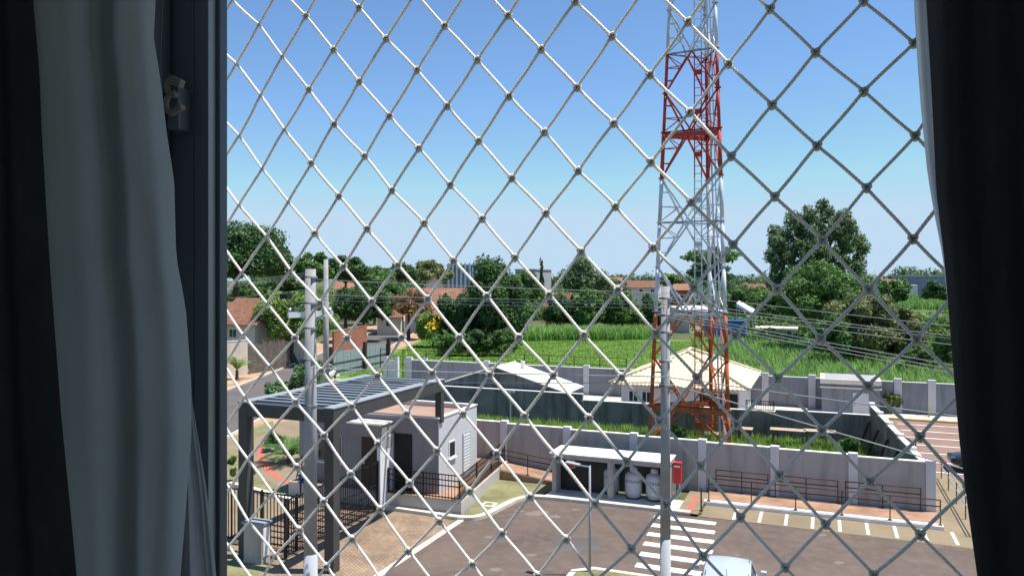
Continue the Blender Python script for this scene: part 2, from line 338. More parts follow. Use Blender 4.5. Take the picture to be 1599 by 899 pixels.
for u, v, w_ in ((838, 800, 26), (868, 806, 14), (742, 812, 8), (812, 797, 10), (762, 838, 9), (830, 866, 13), (775, 888, 16), (1152, 866, 7), (1285, 835, 9), (1310, 878, 12), (900, 795, 9)):
    pg = []
    for k in range(12):
        a = 2 * math.pi * k / 12; r_ = prng.uniform(.45, 1); pg.append(tuple(G(u + math.cos(a) * w_ * r_, v - math.sin(a) * w_ * .22 * r_).xy))
    MB().sheet(pg, 0.0025).build('sand_scuff', 'scuff', lot)
# stripes painted on the asphalt
st = unit_mesh(lambda b: b.sheet([(-1.22, -.21), (1.22, -.21), (1.22, .21), (-1.22, .21)], 0), 'paint_white')
for i in range(6):
    y = 25.5 + i * 1.09; o = link('crosswalk_stripe', st, None, lot); o.location = (-5.1 - 0.09 * (5 - i) * 0 + (i - 5) * -0.1, y, 0.004)
bs = unit_mesh(lambda b: b.sheet([(-.06, -.75), (.06, -.75), (.06, .75), (-.06, .75)], 0), 'paint_white')
baystrip = bpy.data.objects['bay_strip']
for i in range(9):
    o = link('bay_line', bs, None, baystrip); o.location = (-3.3 + i * 0.98, 32.5, 0.008); o.rotation_euler = (0, 0, -0.0)
# curved red guide line on the entrance pavement
b = MB(); arc = smooth_poly([tuple(G(u, v).xy) for u, v in [(408, 695), (407, 715), (415, 728), (430, 742), (450, 753), (472, 763)]], 5)
for a, c in zip(arc[:-1], arc[1:]):
    d = (c - a).normalized(); n = Vector((-d.y, d.x)) * .16; k = len(b.v)
    b.add([(*(a - n), .006), (*(c - n), .006), (*(c + n), .006), (*(a + n), .006)], [(0, 1, 2, 3)])
struct('guide_line', b, 'paint_red')
kerb([tuple(G(u, v).xy) for u, v in [(358, 757), (384, 763), (430, 776), (465, 786)]], 'entrance_kerb', .25)
struct('verge_grass', MB().sheet([tuple(G(u, v).xy) for u, v in [(358, 752), (384, 758), (455, 776), (425, 752), (395, 735), (385, 715), (356, 705)]], 0.012), 'grass_pale')
struct('kerb_grass', MB().sheet([tuple(G(u, v).xy) for u, v in [(384, 672), (426, 657), (428, 668), (386, 690)]], 0.012), 'grass_pale')
struct('gate_grass', MB().sheet([(-21, 16), (-17.2, 16), (-17.0, 20.9), (-20.4, 21.4)], 0.008), 'grass_pale')
# lot with the tower, courtyards, far lawn, red parking
struct('tower_lot', MB().sheet([(-30, 35.8), (3.9, 35.8), (2.7, 48), (-30, 49)], 0.0), 'grass_ground')
struct('courtyard', MB().sheet([(-34, 49.2), (3, 48.3), (12, 48.3), (12, 61.3), (-34, 61.3)], 0.0), 'concrete')
struct('far_lawn', MB().sheet([(-44, 62), (-4, 62), (-14, 122), (-62, 118)], 0.0), 'lawn')
struct('field', MB().sheet([(-4, 62), (60, 62), (160, 300), (-60, 300), (-14, 122)], -0.01), 'grass_ground')
rp = struct('red_parking', MB().sheet([(4.2, 41), (22, 41), (22, 58.2), (4.2, 58.2)], 0.004), 'red_paving')
for i in range(7):
    q = MB().sheet([(4.6, 43.2 + i * 2.25), (13.5, 43.2 + i * 2.25), (13.5, 43.36 + i * 2.25), (4.6, 43.36 + i * 2.25)], 0.009).build('parking_line', 'paint_white', rp)
struct('yellow_kerb', MB().box(4.2, 22, 58.2, 58.45, -.02, .14), 'paint_yellow')
struct('island', MB().prism([(-7.6, 19), (-4.2, 19), (-4.2, 24.0), (-4.6, 24.5), (-7.0, 24.5), (-7.6, 24.0)], -.02, .12), 'kerb')
struct('island_grass', MB().sheet([(-7.4, 19), (-4.4, 19), (-4.4, 23.9), (-4.7, 24.3), (-6.9, 24.3), (-7.4, 23.9)], .126), 'grass_pale')

# ------------------------------------------------------------------ perimeter walls
def pilaster_wall(name, label, xs, y, thick, tops, mw, mp, mcap, pw=0.36, ptop=0.1, z0=-0.02, cat='wall'):
    t = thing(name, label, cat, ((xs[0] + xs[-1]) / 2, y, 0))
    for i in range(len(xs) - 1):
        a, c, h = xs[i], xs[i + 1], tops[i]
        MB().box(a + pw / 2, c - pw / 2, y - thick / 2, y + thick / 2, z0, h).build('panel', mw, t)
        MB().box(a + pw / 2, c - pw / 2, y - thick / 2 - .02, y + thick / 2 + .02, h, h + .04).build('coping', mcap, t)
    for i, x in enumerate(xs):
        h = max(tops[max(i - 1, 0)], tops[min(i, len(tops) - 1)]) + ptop
        MB().box(x - pw / 2, x + pw / 2, y - thick / 2 - .06, y + thick / 2 + .06, z0, h).build('pilaster', mp, t, bevel=.01)
    return t
xs = [ON(u, 700, 35.5).x for u in (690, 788, 886, 990, 1097, 1210, 1332, 1453)]
pilaster_wall('boundary_wall', 'long grey rendered wall with pale pilasters behind the gas store and handrails', xs, 35.5, 0.2,
              [2.42, 2.36, 2.3, 2.25, 2.2, 2.16, 2.1], 'wall_grey', 'wall_light', 'coping')
xb = [ON(u, 600, 61.5).x for u in (640, 760, 916, 1060, 1195, 1268, 1402, 1455, 1520, 1590)]
pilaster_wall('compound_wall', 'tall blue-grey wall with pilasters in front of the tall cane grass', xb, 61.5, 0.2,
              [2.2] * 9, 'wall_blue', 'wall_light', 'coping', pw=0.5, ptop=0.25)
# stained dark wall at the back of the tower lot
t = thing('stained_wall', 'mould-blackened rendered wall behind the grassy tower lot', 'wall', (-12, 48.6, 0))
xd = [-34, -27.5, -21.5, -14.6, -8, -2.6, 2.7]; hd = [2.0, 2.0, 2.0, 1.62, 1.62, 1.75]
for i in range(6):
    MB().box(xd[i] + .002, xd[i + 1] - .002, 48.5, 48.7, -.02, hd[i]).build('panel', 'wall_dark', t)
    MB().box(xd[i] + .01, xd[i + 1] - .01, 48.47, 48.73, hd[i], hd[i] + .05).build('coping', 'coping', t)
for x in xd[3:]:
    MB().box(x - .09, x + .09, 48.36, 48.49, -.02, 1.6).build('buttress', 'wall_dark', t)
# stepped dark side wall with white caps
t = thing('stepped_wall', 'dark wall stepping down towards the grey wall, capped in white', 'wall', (3.4, 42, 0))
n = 5
for i in range(n):
    y0 = 35.75 + i * 2.5; y1 = y0 + 2.5; x0 = 4.0 - (y0 - 35.6) * .11; x1 = 4.0 - (y1 - 35.6) * .11; h0 = 1.9 + i * .1
    mb = MB(); vs = []
    for (x, y, h) in ((x0, y0 + .01, h0), (x1, y1 - .01, h0 + .05)):
        vs += [(x - .1, y, -.02), (x + .1, y, -.02), (x + .1, y, h), (x - .1, y, h)]
    F6 = [(0, 1, 2, 3), (7, 6, 5, 4), (0, 4, 5, 1), (1, 5, 6, 2), (2, 6, 7, 3), (3, 7, 4, 0)]
    mb.add(vs, F6).build('panel', 'wall_brown' if i > 1 else 'wall_dark', t)
    vs = []
    for (x, y, h) in ((x0, y0 + .01, h0), (x1, y1 - .01, h0 + .05)):
        vs += [(x - .13, y, h + .004), (x + .13, y, h + .004), (x + .13, y, h + .07), (x - .13, y, h + .07)]
    MB().add(vs, F6).build('cap', 'coping', t)
    MB().box(x1 - .15, x1 + .15, y1 - .16, y1 + .16, h0, h0 + .26).build('cap', 'coping', t, bevel=.02)
    MB().bar((x0 - .95, y1 - .3, .02), (x1 - .13, y1 - .3, 1.5), .12).build('strut', 'steel_brown', t)
# ------------------------------------------------------------------ railings
def bar_fence(name, label, pts, z, h, gap=0.13, post=None, m='steel_dark', bw=0.022, rails=(0.06, 1.0), cat='fence', group=None, pw=.05):
    pts = [Vector((p[0], p[1], p[2] if len(p) > 2 else z)) for p in pts]
    t = thing(name, label, cat, tuple(pts[0]), group)
    bar = unit_mesh(lambda b: b.box(-bw / 2, bw / 2, -bw / 2, bw / 2, 0.02, h - .02), m)
    pst = unit_mesh(lambda b: b.box(-pw / 2, pw / 2, -pw / 2, pw / 2, 0.0, h + .04), m)
    for a, c in zip(pts[:-1], pts[1:]):
        L = (c - a).length; d = (c - a) / L
        for r in rails:
            MB().bar(a + Vector((0, 0, h * r)) + d * .02, c + Vector((0, 0, h * r)) - d * .02, .035, .04).build('rail', m, t)
        if gap:
            k = int(L / gap); copies('bar', bar, None, t, [a + d * (L * (i + .5) / k) for i in range(k)])
        np_ = max(1, round(L / (post or L)))
        copies('post', pst, None, t, [a + d * (L * i / np_) for i in range(np_ + 1)])
    return t
# ------------------------------------------------------------------ guard house on its terrace
GX0, GX1, GY0, GY1, GZ, GT = -21.9, -14.85, 28.6, 32.4, 0.62, 3.55
g = thing('guard_house', 'pale flat-roofed guard house with parapet, open porch and louvred side door', 'guard house', (-18, 30.5, GZ))
MB().box(GX0, GX1, GY0, GY1, GZ, GT).build('wall', 'guard_paint', g)
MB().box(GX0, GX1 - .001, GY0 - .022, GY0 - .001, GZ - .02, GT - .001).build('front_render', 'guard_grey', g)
GY0 -= .022
MB().box(GX0 + .15, GX1 - .15, GY0 + .15, GY1 - .15, GT, GT + .02).build('roof', 'roof_membrane', g)
for q in ((GX0, GX1, GY0, GY0 + .15), (GX0, GX1, GY1 - .15, GY1), (GX0, GX0 + .15, GY0 + .15, GY1 - .15), (GX1 - .15, GX1, GY0 + .15, GY1 - .15)):
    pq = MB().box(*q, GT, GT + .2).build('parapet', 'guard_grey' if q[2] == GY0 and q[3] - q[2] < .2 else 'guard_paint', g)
    MB().box(q[0] - .03, q[1] + .03, q[2] - .03, q[3] + .03, GT + .2, GT + .25).build('cap', 'coping', pq)
d = MB().box(GX1, GX1 + .025, 30.85, 31.65, GZ, GZ + 2.1).build('door', 'alu_light', g)
for k in range(14): MB().box(GX1 + .025, GX1 + .05, 30.92, 31.58, GZ + .12 + k * .14, GZ + .2 + k * .14).build('louvre', 'sign_white', d)
wn = MB().box(GX1, GX1 + .03, 29.5, 30.1, GZ + 1.3, GZ + 2.0).build('window', 'sign_white', g)
MB().box(GX1 + .03, GX1 + .04, 29.56, 30.04, GZ + 1.36, GZ + 1.94).build('pane', 'glass_dark', wn)
MB().box(GX1, GX1 + .1, 29.42, 30.18, GZ + 1.22, GZ + 1.28).build('sill', 'coping', wn)
def front_window(x0, x1, z0, z1):
    wn = MB().box(x0, x1, GY0 - .03, GY0, z0, z1).build('window', 'alu_light', g)
    MB().box(x0 + .06, (x0 + x1) / 2 - .02, GY0 - .04, GY0 - .03, z0 + .06, z1 - .06).build('pane', 'glass_dark', wn)
    MB().box((x0 + x1) / 2 + .02, x1 - .06, GY0 - .04, GY0 - .03, z0 + .06, z1 - .06).build('pane', 'glass_dark', wn)
    MB().box(x0 - .06, x1 + .06, GY0 - .1, GY0, z0 - .07, z0 - .01).build('sill', 'coping', wn)
front_window(-20.9, -19.6, 1.5, 2.7)
d = MB().box(-18.6, -17.5, GY0 - .03, GY0, GZ, GZ + 2.15).build('door', 'door_brown', g)
MB().box(-18.5, -18.42, GY0 - .06, GY0 - .03, GZ + .95, GZ + 1.1).build('handle', 'galv', d)
d = MB().box(-16.95, -16.1, GY0 - .03, GY0, GZ, GZ + 2.4).build('doorway', 'dark_opening', g)
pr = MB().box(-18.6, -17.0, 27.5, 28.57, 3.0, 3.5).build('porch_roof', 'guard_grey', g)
MB().box(-18.64, -16.96, 27.46, 28.57, 3.5, 3.55).build('cap', 'coping', pr)
MB().box(-17.16, -17.0, 27.5, 28.55, 0.0, 3.0).build('porch_wall', 'wall_white', g)
for k in (27.62, 28.08): MB().box(-17.0, -16.985, k, k + .36, 2.5, 2.95).build('recess', 'house_grey', pr)
struct('terrace', MB().prism([(-22, 27.95), (-13.5, 27.95), (-14.45, 35.25), (-22, 35.25)], -.02, .6), 'concrete')
struct('terrace_paving', MB().prism([(-21.9, 28.02), (-13.58, 28.02), (-14.5, 35.2), (-21.9, 35.2)], .6, .615), 'brick_walk')
bar_fence('terrace_railing', 'dark bar railing round the raised terrace of the guard house',
          [(-16.95, 28.05, .615), (-13.62, 28.05, .615), (-14.5, 34.9, .615)], .6, 1.0, gap=.14, post=2.2, rails=(.08, .55, .78, 1.0), cat='railing')
# ------------------------------------------------------------------ entrance portico
PX0, PX1, PY0, PY1, PZ = -18.65, -14.75, 21.0, 28.95, 5.35
p = thing('entrance_portico', 'dark grey steel portico with slatted pergola roof over the driveway', 'portico', (-16.7, 25, 0))
for x, y, z0 in ((PX0, PY0, 0), (PX1 - .36, PY0, 0), (PX0, PY1 - .3, 0), (PX1 - .3, PY1 - .3, GT + .022)):
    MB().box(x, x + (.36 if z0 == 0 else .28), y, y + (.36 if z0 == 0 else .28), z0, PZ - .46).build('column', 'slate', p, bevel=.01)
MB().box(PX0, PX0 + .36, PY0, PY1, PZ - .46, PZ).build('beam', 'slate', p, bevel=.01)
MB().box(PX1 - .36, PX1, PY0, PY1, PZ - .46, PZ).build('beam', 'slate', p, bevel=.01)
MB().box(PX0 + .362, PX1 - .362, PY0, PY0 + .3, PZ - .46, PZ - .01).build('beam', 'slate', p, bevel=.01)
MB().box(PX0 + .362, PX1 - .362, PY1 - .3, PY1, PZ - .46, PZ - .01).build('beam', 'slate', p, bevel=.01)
for q in ((PX0 - .02, PX0 + .38, PY0 - .02, PY1 + .02), (PX1 - .38, PX1 + .02, PY0 - .02, PY1 + .02)):
    MB().box(*q, PZ + .003, PZ + .04).build('flashing', 'slate_light', p)
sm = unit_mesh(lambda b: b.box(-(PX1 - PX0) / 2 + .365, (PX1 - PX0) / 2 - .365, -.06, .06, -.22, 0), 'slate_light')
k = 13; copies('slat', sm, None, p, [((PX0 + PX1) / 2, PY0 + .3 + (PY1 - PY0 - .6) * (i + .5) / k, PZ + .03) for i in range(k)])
# gates and fences under the portico
bar_fence('sliding_gate', 'dark steel bar gate closing the driveway beneath the portico', [(-17.05, 21.5), (-17.05, 24.4), (-17.05, 27.35)], .04, 2.0, gap=.12, post=2.9,
          rails=(.03, .22, .38, .54, .98), cat='gate', m='steel_dark', bw=.026, pw=.09)
bar_fence('side_fence', 'dark steel bar fence beside the grey mailbox pillar', [(-21.5, 22.3), (-18.72, 22.3), (-17.2, 22.3)], .02, 1.95, gap=.14, post=1.6, rails=(.05, .97), bw=.026)
mbx = thing('mailbox_pillar', 'grey rendered pillar with pale cap beside the bar gate', 'pillar', (-17.6, 21, 0))
MB().box(-18.2, -17.45, 20.75, 21.2, 0, 1.32).build('body', 'wall_grey', mbx, bevel=.015)
MB().box(-18.25, -17.4, 20.7, 21.25, 1.32, 1.38).build('cap', 'slate_light', mbx)
MB().box(-17.45, -17.42, 20.82, 21.12, .25, 1.2).build('panel', 'sign_white', mbx)
# ------------------------------------------------------------------ gas store
gs = thing('gas_store', 'low open-fronted grey gas cylinder store with white slab roof', 'gas store', (-8.5, 33.2, .1))
SX0, SX1, SY0, SY1, SZ = -11.15, -6.05, 32.35, 33.85, 1.86
for x0, x1 in ((SX0, SX0 + .18), (SX1 - .18, SX1)):
    MB().box(x0, x1, SY0, SY1, .1, SZ - .2).build('side_wall', 'wall_grey', gs)
MB().box(-8.62, -8.36, SY0, SY0 + .3, .1, SZ - .2).build('pillar', 'wall_grey', gs)
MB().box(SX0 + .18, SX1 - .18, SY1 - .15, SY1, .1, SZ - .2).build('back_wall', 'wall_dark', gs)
rf = MB().box(SX0 - .06, SX1 + .06, SY0 - .06, SY1 + .05, SZ - .2, SZ - .02).build('roof', 'wall_grey', gs)
MB().box(SX0 - .1, SX1 + .1, SY0 - .1, SY1 + .08, SZ - .018, SZ + .03).build('slab_top', 'coping', rf)
MB().box(SX0 + .18, -8.62, SY0 + .7, SY0 + .74, .1, SZ - .2).build('dark_bay_sheet', 'steel_dark', gs)  # dark sheet across the left bay stands for its shaded interior
sg = thing('warning_sign', 'small red and white warning sign hung inside the gas store', 'sign', (-10.5, 33.03, 1.3))
MB().box(-10.72, -10.3, 33.015, 33.045, 1.1, 1.45).build('board', 'sign_white', sg); MB().box(-10.7, -10.32, 33.008, 33.014, 1.12, 1.27).build('red_band', 'fire_red', sg)
def text_mesh(body, size):
    cu = bpy.data.curves.new('t', 'FONT'); cu.body = body; cu.size = size; cu.align_x = 'CENTER'; cu.align_y = 'CENTER'; cu.extrude = .001; cu.resolution_u = 3
    o = bpy.data.objects.new('t', cu); COL.objects.link(o); dg = bpy.context.evaluated_depsgraph_get()
    me = bpy.data.meshes.new_from_object(o.evaluated_get(dg)); bpy.data.objects.remove(o); return me
txt = text_mesh('ULTRAGAZ', .17)
rc = .37
for v in txt.vertices:
    a = v.co.x / rc; zz = v.co.y; rr = rc + .004 + v.co.z
    v.co = (rr * math.sin(a), -rr * math.cos(a), zz)
txt.materials.append(MATS['text_dark'])
def gas_cylinder(x, y, label):
    c = thing('gas_cylinder', label, 'gas cylinder', (x, y, .1), 'white gas cylinders in the gas store')
    prof = [(.28, 0), (.3, .02), (.3, .1), (.3, .12), (.35, .16), (rc, .24), (rc, .92), (.35, 1.02), (.28, 1.1), (.17, 1.14)]
    MB().lathe(prof, (x, y, .1), 28).build('tank', 'gas_paint', c, smooth=True)
    MB().lathe([(.16, 1.13), (.17, 1.14), (.17, 1.3), (.14, 1.34), (.05, 1.35)], (x, y, .1), 20).build('valve_guard', 'gas_paint', c, smooth=True)
    MB().lathe([(.31, .0), (.32, .0), (.32, .06), (.31, .06)], (x, y, .1), 24).build('foot_ring', 'steel_dark', c)
    o = link('lettering', txt, None, c); o.location = (0, 0, .76); o.rotation_euler = (0, 0, R(14))
for x, y, l in ((-7.62, 32.95, 'white gas cylinder beside the central pillar, fully in view'), (-6.7, 32.95, 'white gas cylinder next to the red hydrant box end wall'),
                (-8.7, 33.3, 'white gas cylinder half hidden behind the central pillar')):
    gas_cylinder(x, y, l)
hb = thing('hydrant_box', 'red fire hydrant cabinet on a post beside the gas store', 'hydrant box', (-5.65, 33.6, .1))
MB().box(-6.0, -5.66, 33.45, 33.7, .75, 1.6).build('cabinet', 'fire_red', hb, bevel=.015)
MB().box(-6.02, -5.64, 33.43, 33.72, 1.6, 1.66).build('lid', 'fire_red', hb); MB().box(-5.96, -5.7, 33.44, 33.448, 1.46, 1.54).build('label_plate', 'sign_white', hb)
for x in (-5.93, -5.73): MB().box(x - .03, x + .03, 33.54, 33.6, .1, .75).build('leg', 'galv', hb)
# hand rails of the ramp
def handrail(name, label, x0, x1, y, z, n, hs=(.95, .7), foot=True, zs=None):
    t = thing(name, label, 'handrail', (x0, y, z)); zs = zs or (z, z)
    zz = lambda x: zs[0] + (zs[1] - zs[0]) * (x - x0) / (x1 - x0)
    for h in hs: MB().tube([(x0, y, zs[0] + h), (x1, y, zs[1] + h)], .024, 8).build('rail', 'steel_brown', t, smooth=True)
    for i in range(n):
        x = x0 + (x1 - x0) * i / (n - 1); q = MB().tube([(x, y, zz(x) - .01), (x, y, zz(x) + hs[0])], .022, 8).build('post', 'steel_brown', t)
        if foot: MB().box(x - .07, x + .07, y - .07, y + .07, zz(x), zz(x) + .012).build('foot_plate', 'steel_brown', q)
handrail('outer_handrail', 'two-bar brown handrail on posts along the pale walkway edge', -4.5, 4.2, 33.55, .15, 6)
for i, (a, c) in enumerate(((-4.4, -2.2), (-1.9, .6), (.9, 3.7))):
    handrail('wall_handrail', ('two-bar handrail against the grey wall nearest the crossing ramp', 'two-bar handrail against the middle panels of the grey wall', 'two-bar handrail against the last wall panel by the stepped wall')[i], a, c, 35.15, .15, 3)
handrail('ramp_handrail', 'sloping two-bar handrail left of the gas store', -14.4, -11.4, 33.9, .4, 3, zs=(.5, .2))
handrail('crossing_handrail', 'short brown handrail at the head of the zebra crossing', -4.62, -4.6, 32.1, .1, 2)
for k, y in enumerate((33.2, 36.4, 39.6)):
    pass
t = thing('path_handrail', 'handrail running away along the tan path beyond the wall end', 'handrail', (5.2, 34, 0))
for h in (.95, .6): MB().tube([(5.3, 33, h), (5.3, 42, h)], .024, 8).build('rail', 'galv', t)
for k in range(5): MB().tube([(5.3, 33 + k * 2.25, 0), (5.3, 33 + k * 2.25, .95)], .022, 8).build('post', 'steel_brown', t)
cv = thing('drain_cover', 'square concrete drain cover set in the pale lawn', 'drain cover', (-12.9, 30.0, .07))
MB().box(-13.35, -12.75, 29.4, 30.0, .06, .1).build('frame', 'cream', cv); MB().box(-13.22, -12.88, 29.53, 29.87, .1, .115).build('lid', 'grass_pale', cv)
# ------------------------------------------------------------------ lattice tower
def lerp(a, b, t): return a + (b - a) * t
BA, BB, BC = Vector((-9.45, 45.1, 0)), Vector((-4.85, 44.6, 0)), Vector((-6.25, 47.9, 0))
TC = (BA + BB + BC) / 3
tw = thing('lattice_tower', 'tall triangular lattice mast banded orange, white and red on the grassy lot', 'tower', tuple(TC))
TH_ = 36.0
def leg(b, z): return Vector((lerp(b.x, TC.x, .0165 * z), lerp(b.y, TC.y, .0165 * z), z))
LEV = [0, 2.2, 5.0, 7.7, 10.3, 12.9, 15.5, 18.2, 20.5, 22.8, 25.4, 28.0, 30.6, 33.2, TH_]
def band(z): return 'tower_orange' if z < 7.7 else 'tower_white' if z < 15.2 else 'tower_red' if z < 22.5 else 'tower_white' if z < 29 else 'tower_red'
for i in range(len(LEV) - 1):
    z0, z1 = LEV[i], LEV[i + 1]; m = band((z0 + z1) / 2)
    for bb in (BA, BB, BC):
        MB().tube([leg(bb, z0), leg(bb, z1)], .115 if z0 < 18 else .095, 10).build('leg_section', m, tw, smooth=True)
        if i: MB().lathe([(.19, -.03), (.19, .03)], tuple(leg(bb, z0)), 12).build('flange', m, tw)
    for a, c in ((BA, BB), (BA, BC), (BB, BC)):
        a0, c0, a1, c1 = leg(a, z0), leg(c, z0), leg(a, z1), leg(c, z1)
        mid = (a0 + c0) / 2 if i % 2 else (a1 + c1) / 2     # K bracing, apex alternates
        for q in ((a1, c1) if i % 2 else (a0, c0)):
            MB().bar(mid, q, .085).build('brace', m, tw)
        for e, f_ in ((a0, a1), (c0, c1)):
            far = f_ if i % 2 else e
            for tl, tb in ((.36, .34), (.68, .68)):
                lm = lerp(e, f_, tl if i % 2 else 1 - tl); bm = lerp(mid, far, tb)
                MB().bar(lm, bm, .045).build('strut', m, tw)
            MB().bar(lerp(e, f_, .02 if i % 2 else .98), lerp(mid, far, .34), .045).build('strut', m, tw)
        hz = MB(); zt = (a1, c1) if not i % 2 else (a0, c0)
        if z0 > 0 or not i % 2: hz.bar(zt[0], zt[1], .08)
        if hz.v: hz.build('cross_beam', m if i % 2 == 0 else m, tw)
for z in (18.2, 7.7, 2.2):                                   # deeper ring girders
    m = 'tower_red' if z > 10 else 'tower_orange'
    for a, c in ((BA, BB), (BA, BC), (BB, BC)):
        MB().bar(leg(a, z - .2), leg(c, z - .2), .1, .26 if z != 7.7 else .1).build('ring_girder', m if z != 7.7 else 'tower_white', tw)
lx = lerp(leg(BA, 0), leg(BC, 0), .72)
for i in range(len(LEV) - 1):
    z0, z1 = LEV[i], LEV[i + 1]; c0 = lerp(leg(BA, z0), leg(BB, z0), .6) + Vector((0, .75 - .012 * z0, 0)); c1 = lerp(leg(BA, z1), leg(BB, z1), .6) + Vector((0, .75 - .012 * z1, 0)); m = band((z0 + z1) / 2)
    ld = MB(); dx = Vector((.2, 0, 0)); ld.bar(c0 - dx, c1 - dx, .06); ld.bar(c0 + dx, c1 + dx, .06)
    for k in range(int((z1 - z0) / .4)): q = lerp(c0, c1, (k + .5) / int((z1 - z0) / .4)); ld.bar(q - dx, q + dx, .03)
    ld.build('ladder', m, tw)
    pl = MB(); q = lerp(c0, c1, .5); pl.box(q.x - .24, q.x + .24, q.y - .03, q.y + .03, q.z - .15, q.z + .15); pl.build('cable_clamp', m, tw)
for dx_, rr in ((-.1, .05), (.1, .04)):
    MB().tube([leg(BB, z) + Vector((-.45 + dx_, .5, 0)) for z in (0, 10, 20, TH_)], rr, 8).build('feeder_cable', 'tower_white', tw)
for bb in (BA, BB, BC): MB().box(bb.x - .4, bb.x + .4, bb.y - .4, bb.y + .4, -.02, .22).build('footing', 'concrete', tw)
# ------------------------------------------------------------------ utility poles and cables
def pole(name, label, u, vtop, d, r0, r1, vpaint=None, cat='utility pole'):
    top = P(u, vtop, d); t = thing(name, label, cat, (top.x, top.y, 0))
    zp = P(u, vpaint, d).z if vpaint else 0
    f = lambda z: lerp(r0, r1, z / top.z)
    MB().tube([(top.x, top.y, zp), (top.x, top.y, top.z)], [f(zp), r1], 20).build('shaft', 'pole_concrete', t, smooth=True)
    if vpaint: MB().tube([(top.x, top.y, -.02), (top.x, top.y, zp)], [r0, f(zp) + .002], 20).build('painted_base', 'pole_light', t, smooth=True)
    return t, top
pole_a, pa = pole('utility_pole', 'round concrete utility pole with white crossarm beside the portico', 485, 420, 17.0, .165, .115, 863)
pole_b, pb = pole('utility_pole', 'round concrete utility pole without crossarm standing before the zebra crossing', 1039, 447, 16.0, .125, .088, 840)
pole_c, pc = pole('utility_pole', 'slimmer concrete pole beside the street in front of the leaning tree', 509, 405, 56, .24, .16)
def clamps(t, top, zs, r=.15):
    for z in zs:
        MB().lathe([(r, -.02), (r, .02)], (top.x, top.y, z), 16).build('clamp', 'galv', t)
        MB().bar((top.x, top.y - .1, z), (top.x - .05, top.y - .32, z + .01), .03).build('bracket', 'steel_dark', t)
clamps(pole_a, pa, [pa.z - .18, pa.z - .75, pa.z - 1.3, pa.z - 2.0, pa.z - 3.0])
clamps(pole_b, pb, [pb.z - .25, pb.z - .6, pb.z - .95, pb.z - 1.55, pb.z - 2.05], .14)
cz = P(485, 491, 17).z
MB().bar(P(450, 492, 16.8), P(519, 489, 17.3), .1, .12).build('crossarm', 'sign_white', pole_a)
for u in (453, 463, 505, 515):
    q = P(u, 484, 17.0); MB().lathe([(.025, -.08), (.05, -.05), (.035, -.02), (.05, .01), (.02, .05)], tuple(q), 12).build('insulator', 'galv', pole_a)
q = P(446, 463, 16.9); MB().box(q.x - .1, q.x + .1, q.y - .08, q.y + .08, q.z - .05, q.z + .06).build('junction_box', 'steel_dark', pole_a)
MB().tube([P(452, 466, 16.9), P(465, 474, 16.95), P(480, 485, 17)], .012, 6).build('service_drop', 'cable_dark', pole_a)
for s in (-1, 1): MB().bar(P(485 + s * 22, 490, 17), P(485 + s * 3, 503, 17), .04).build('arm_brace', 'galv', pole_a)
lamp_base = G(921, 897)
lp = thing('street_lamp', 'slim steel lamp post with a flat lamp head over the asphalt', 'street lamp', (lamp_base.x, lamp_base.y, 0))
lz = P(919, 727, 24.9).z
MB().tube([(lamp_base.x, lamp_base.y, 0), (lamp_base.x, lamp_base.y, lz)], [.045, .034], 12).build('post', 'house_grey', lp, smooth=True)
hd = P(884, 721, 25.2)
MB().bar((lamp_base.x, lamp_base.y, lz - .05), P(905, 726, 24.95), .045).build('arm', 'galv', lp)
MB().bar(P(905, 725.5, 24.95), hd, .2, .06).build('lamp_head', 'house_grey', lp, bevel=.02)
fl = thing('floodlight_pole', 'thin pole with small floodlights in the tower lot', 'light pole', tuple(G(797, 664)))
q = G(797, 664); zt = 9.6 - (612 - 435) / 1200 * (9.6 * 1200 / (664 - 435))
MB().tube([(q.x, q.y, 0), (q.x, q.y, zt)], .05, 8).build('post', 'galv', fl)
for s in (-1, 1): MB().box(q.x + s * .16 - .12, q.x + s * .16 + .12, q.y - .1, q.y + .1, zt - .02, zt + .12).build('floodlight', 'galv', fl)
def cable(label, pts, r=.009, sag=.0, m='cable', name='overhead_cable', group='overhead cables'):
    pts = [Vector(p) for p in pts]; out = []
    for a, c in zip(pts[:-1], pts[1:]):
        L = (c - a).length
        for k in range(14):
            t = k / 14; q = lerp(a, c, t); q.z -= sag * L * L / 100 * 4 * t * (1 - t); out.append(q)
    out.append(pts[-1]); o = MB().tube(out, r, 6).build(name, m, None, org=tuple(pts[0])); tag(o, label, 'cable', group); return o
RU, RD = 1640, 10.5
ordn = ('topmost', 'second-highest', 'third-highest', 'lowest')
for k, (v0, v1, v2) in enumerate(((428, 457, 525), (452, 470, 541), (455, 475, 545), (460, 481, 556))):
    cable(ordn[k] + ' of the pale cables strung between the two near utility poles', [P(492, v0 + 8, 17), P(1039, v1, 15.86), P(RU, v2, RD)], .0068, .04, group='cables between the near poles')
cable('low telephone cable crossing just above the white gabled roof', [P(485, 574, 16.8), P(1039, 588, 15.85), P(RU, 668, RD)], .011, .03)
cable('thin low cable above the stained wall sloping down past the plank tables', [P(485, 596, 16.8), P(1039, 597, 15.85), P(RU, 770, RD)], .011, .02)
for k, (v1, v2) in enumerate(((486, 596), (490, 604), (494, 611))):
    cable(('highest', 'middle', 'lowest')[k] + ' of three cables sloping down from the pole before the zebra crossing', [P(1039, v1, 15.85), P(RU, v2, RD)], .0066, .05, group='cables sloping down from the plain pole')
for k, (v0, v1) in enumerate(((426, 442), (429, 447), (432, 451), (452, 466))):
    cable(ordn[k] + ' of the cables running from the crossarm pole towards the tiled house', [P(479, v0, 17), P(250, v1 + 6, 24)], .0066, .05, group='cables towards the tiled house')
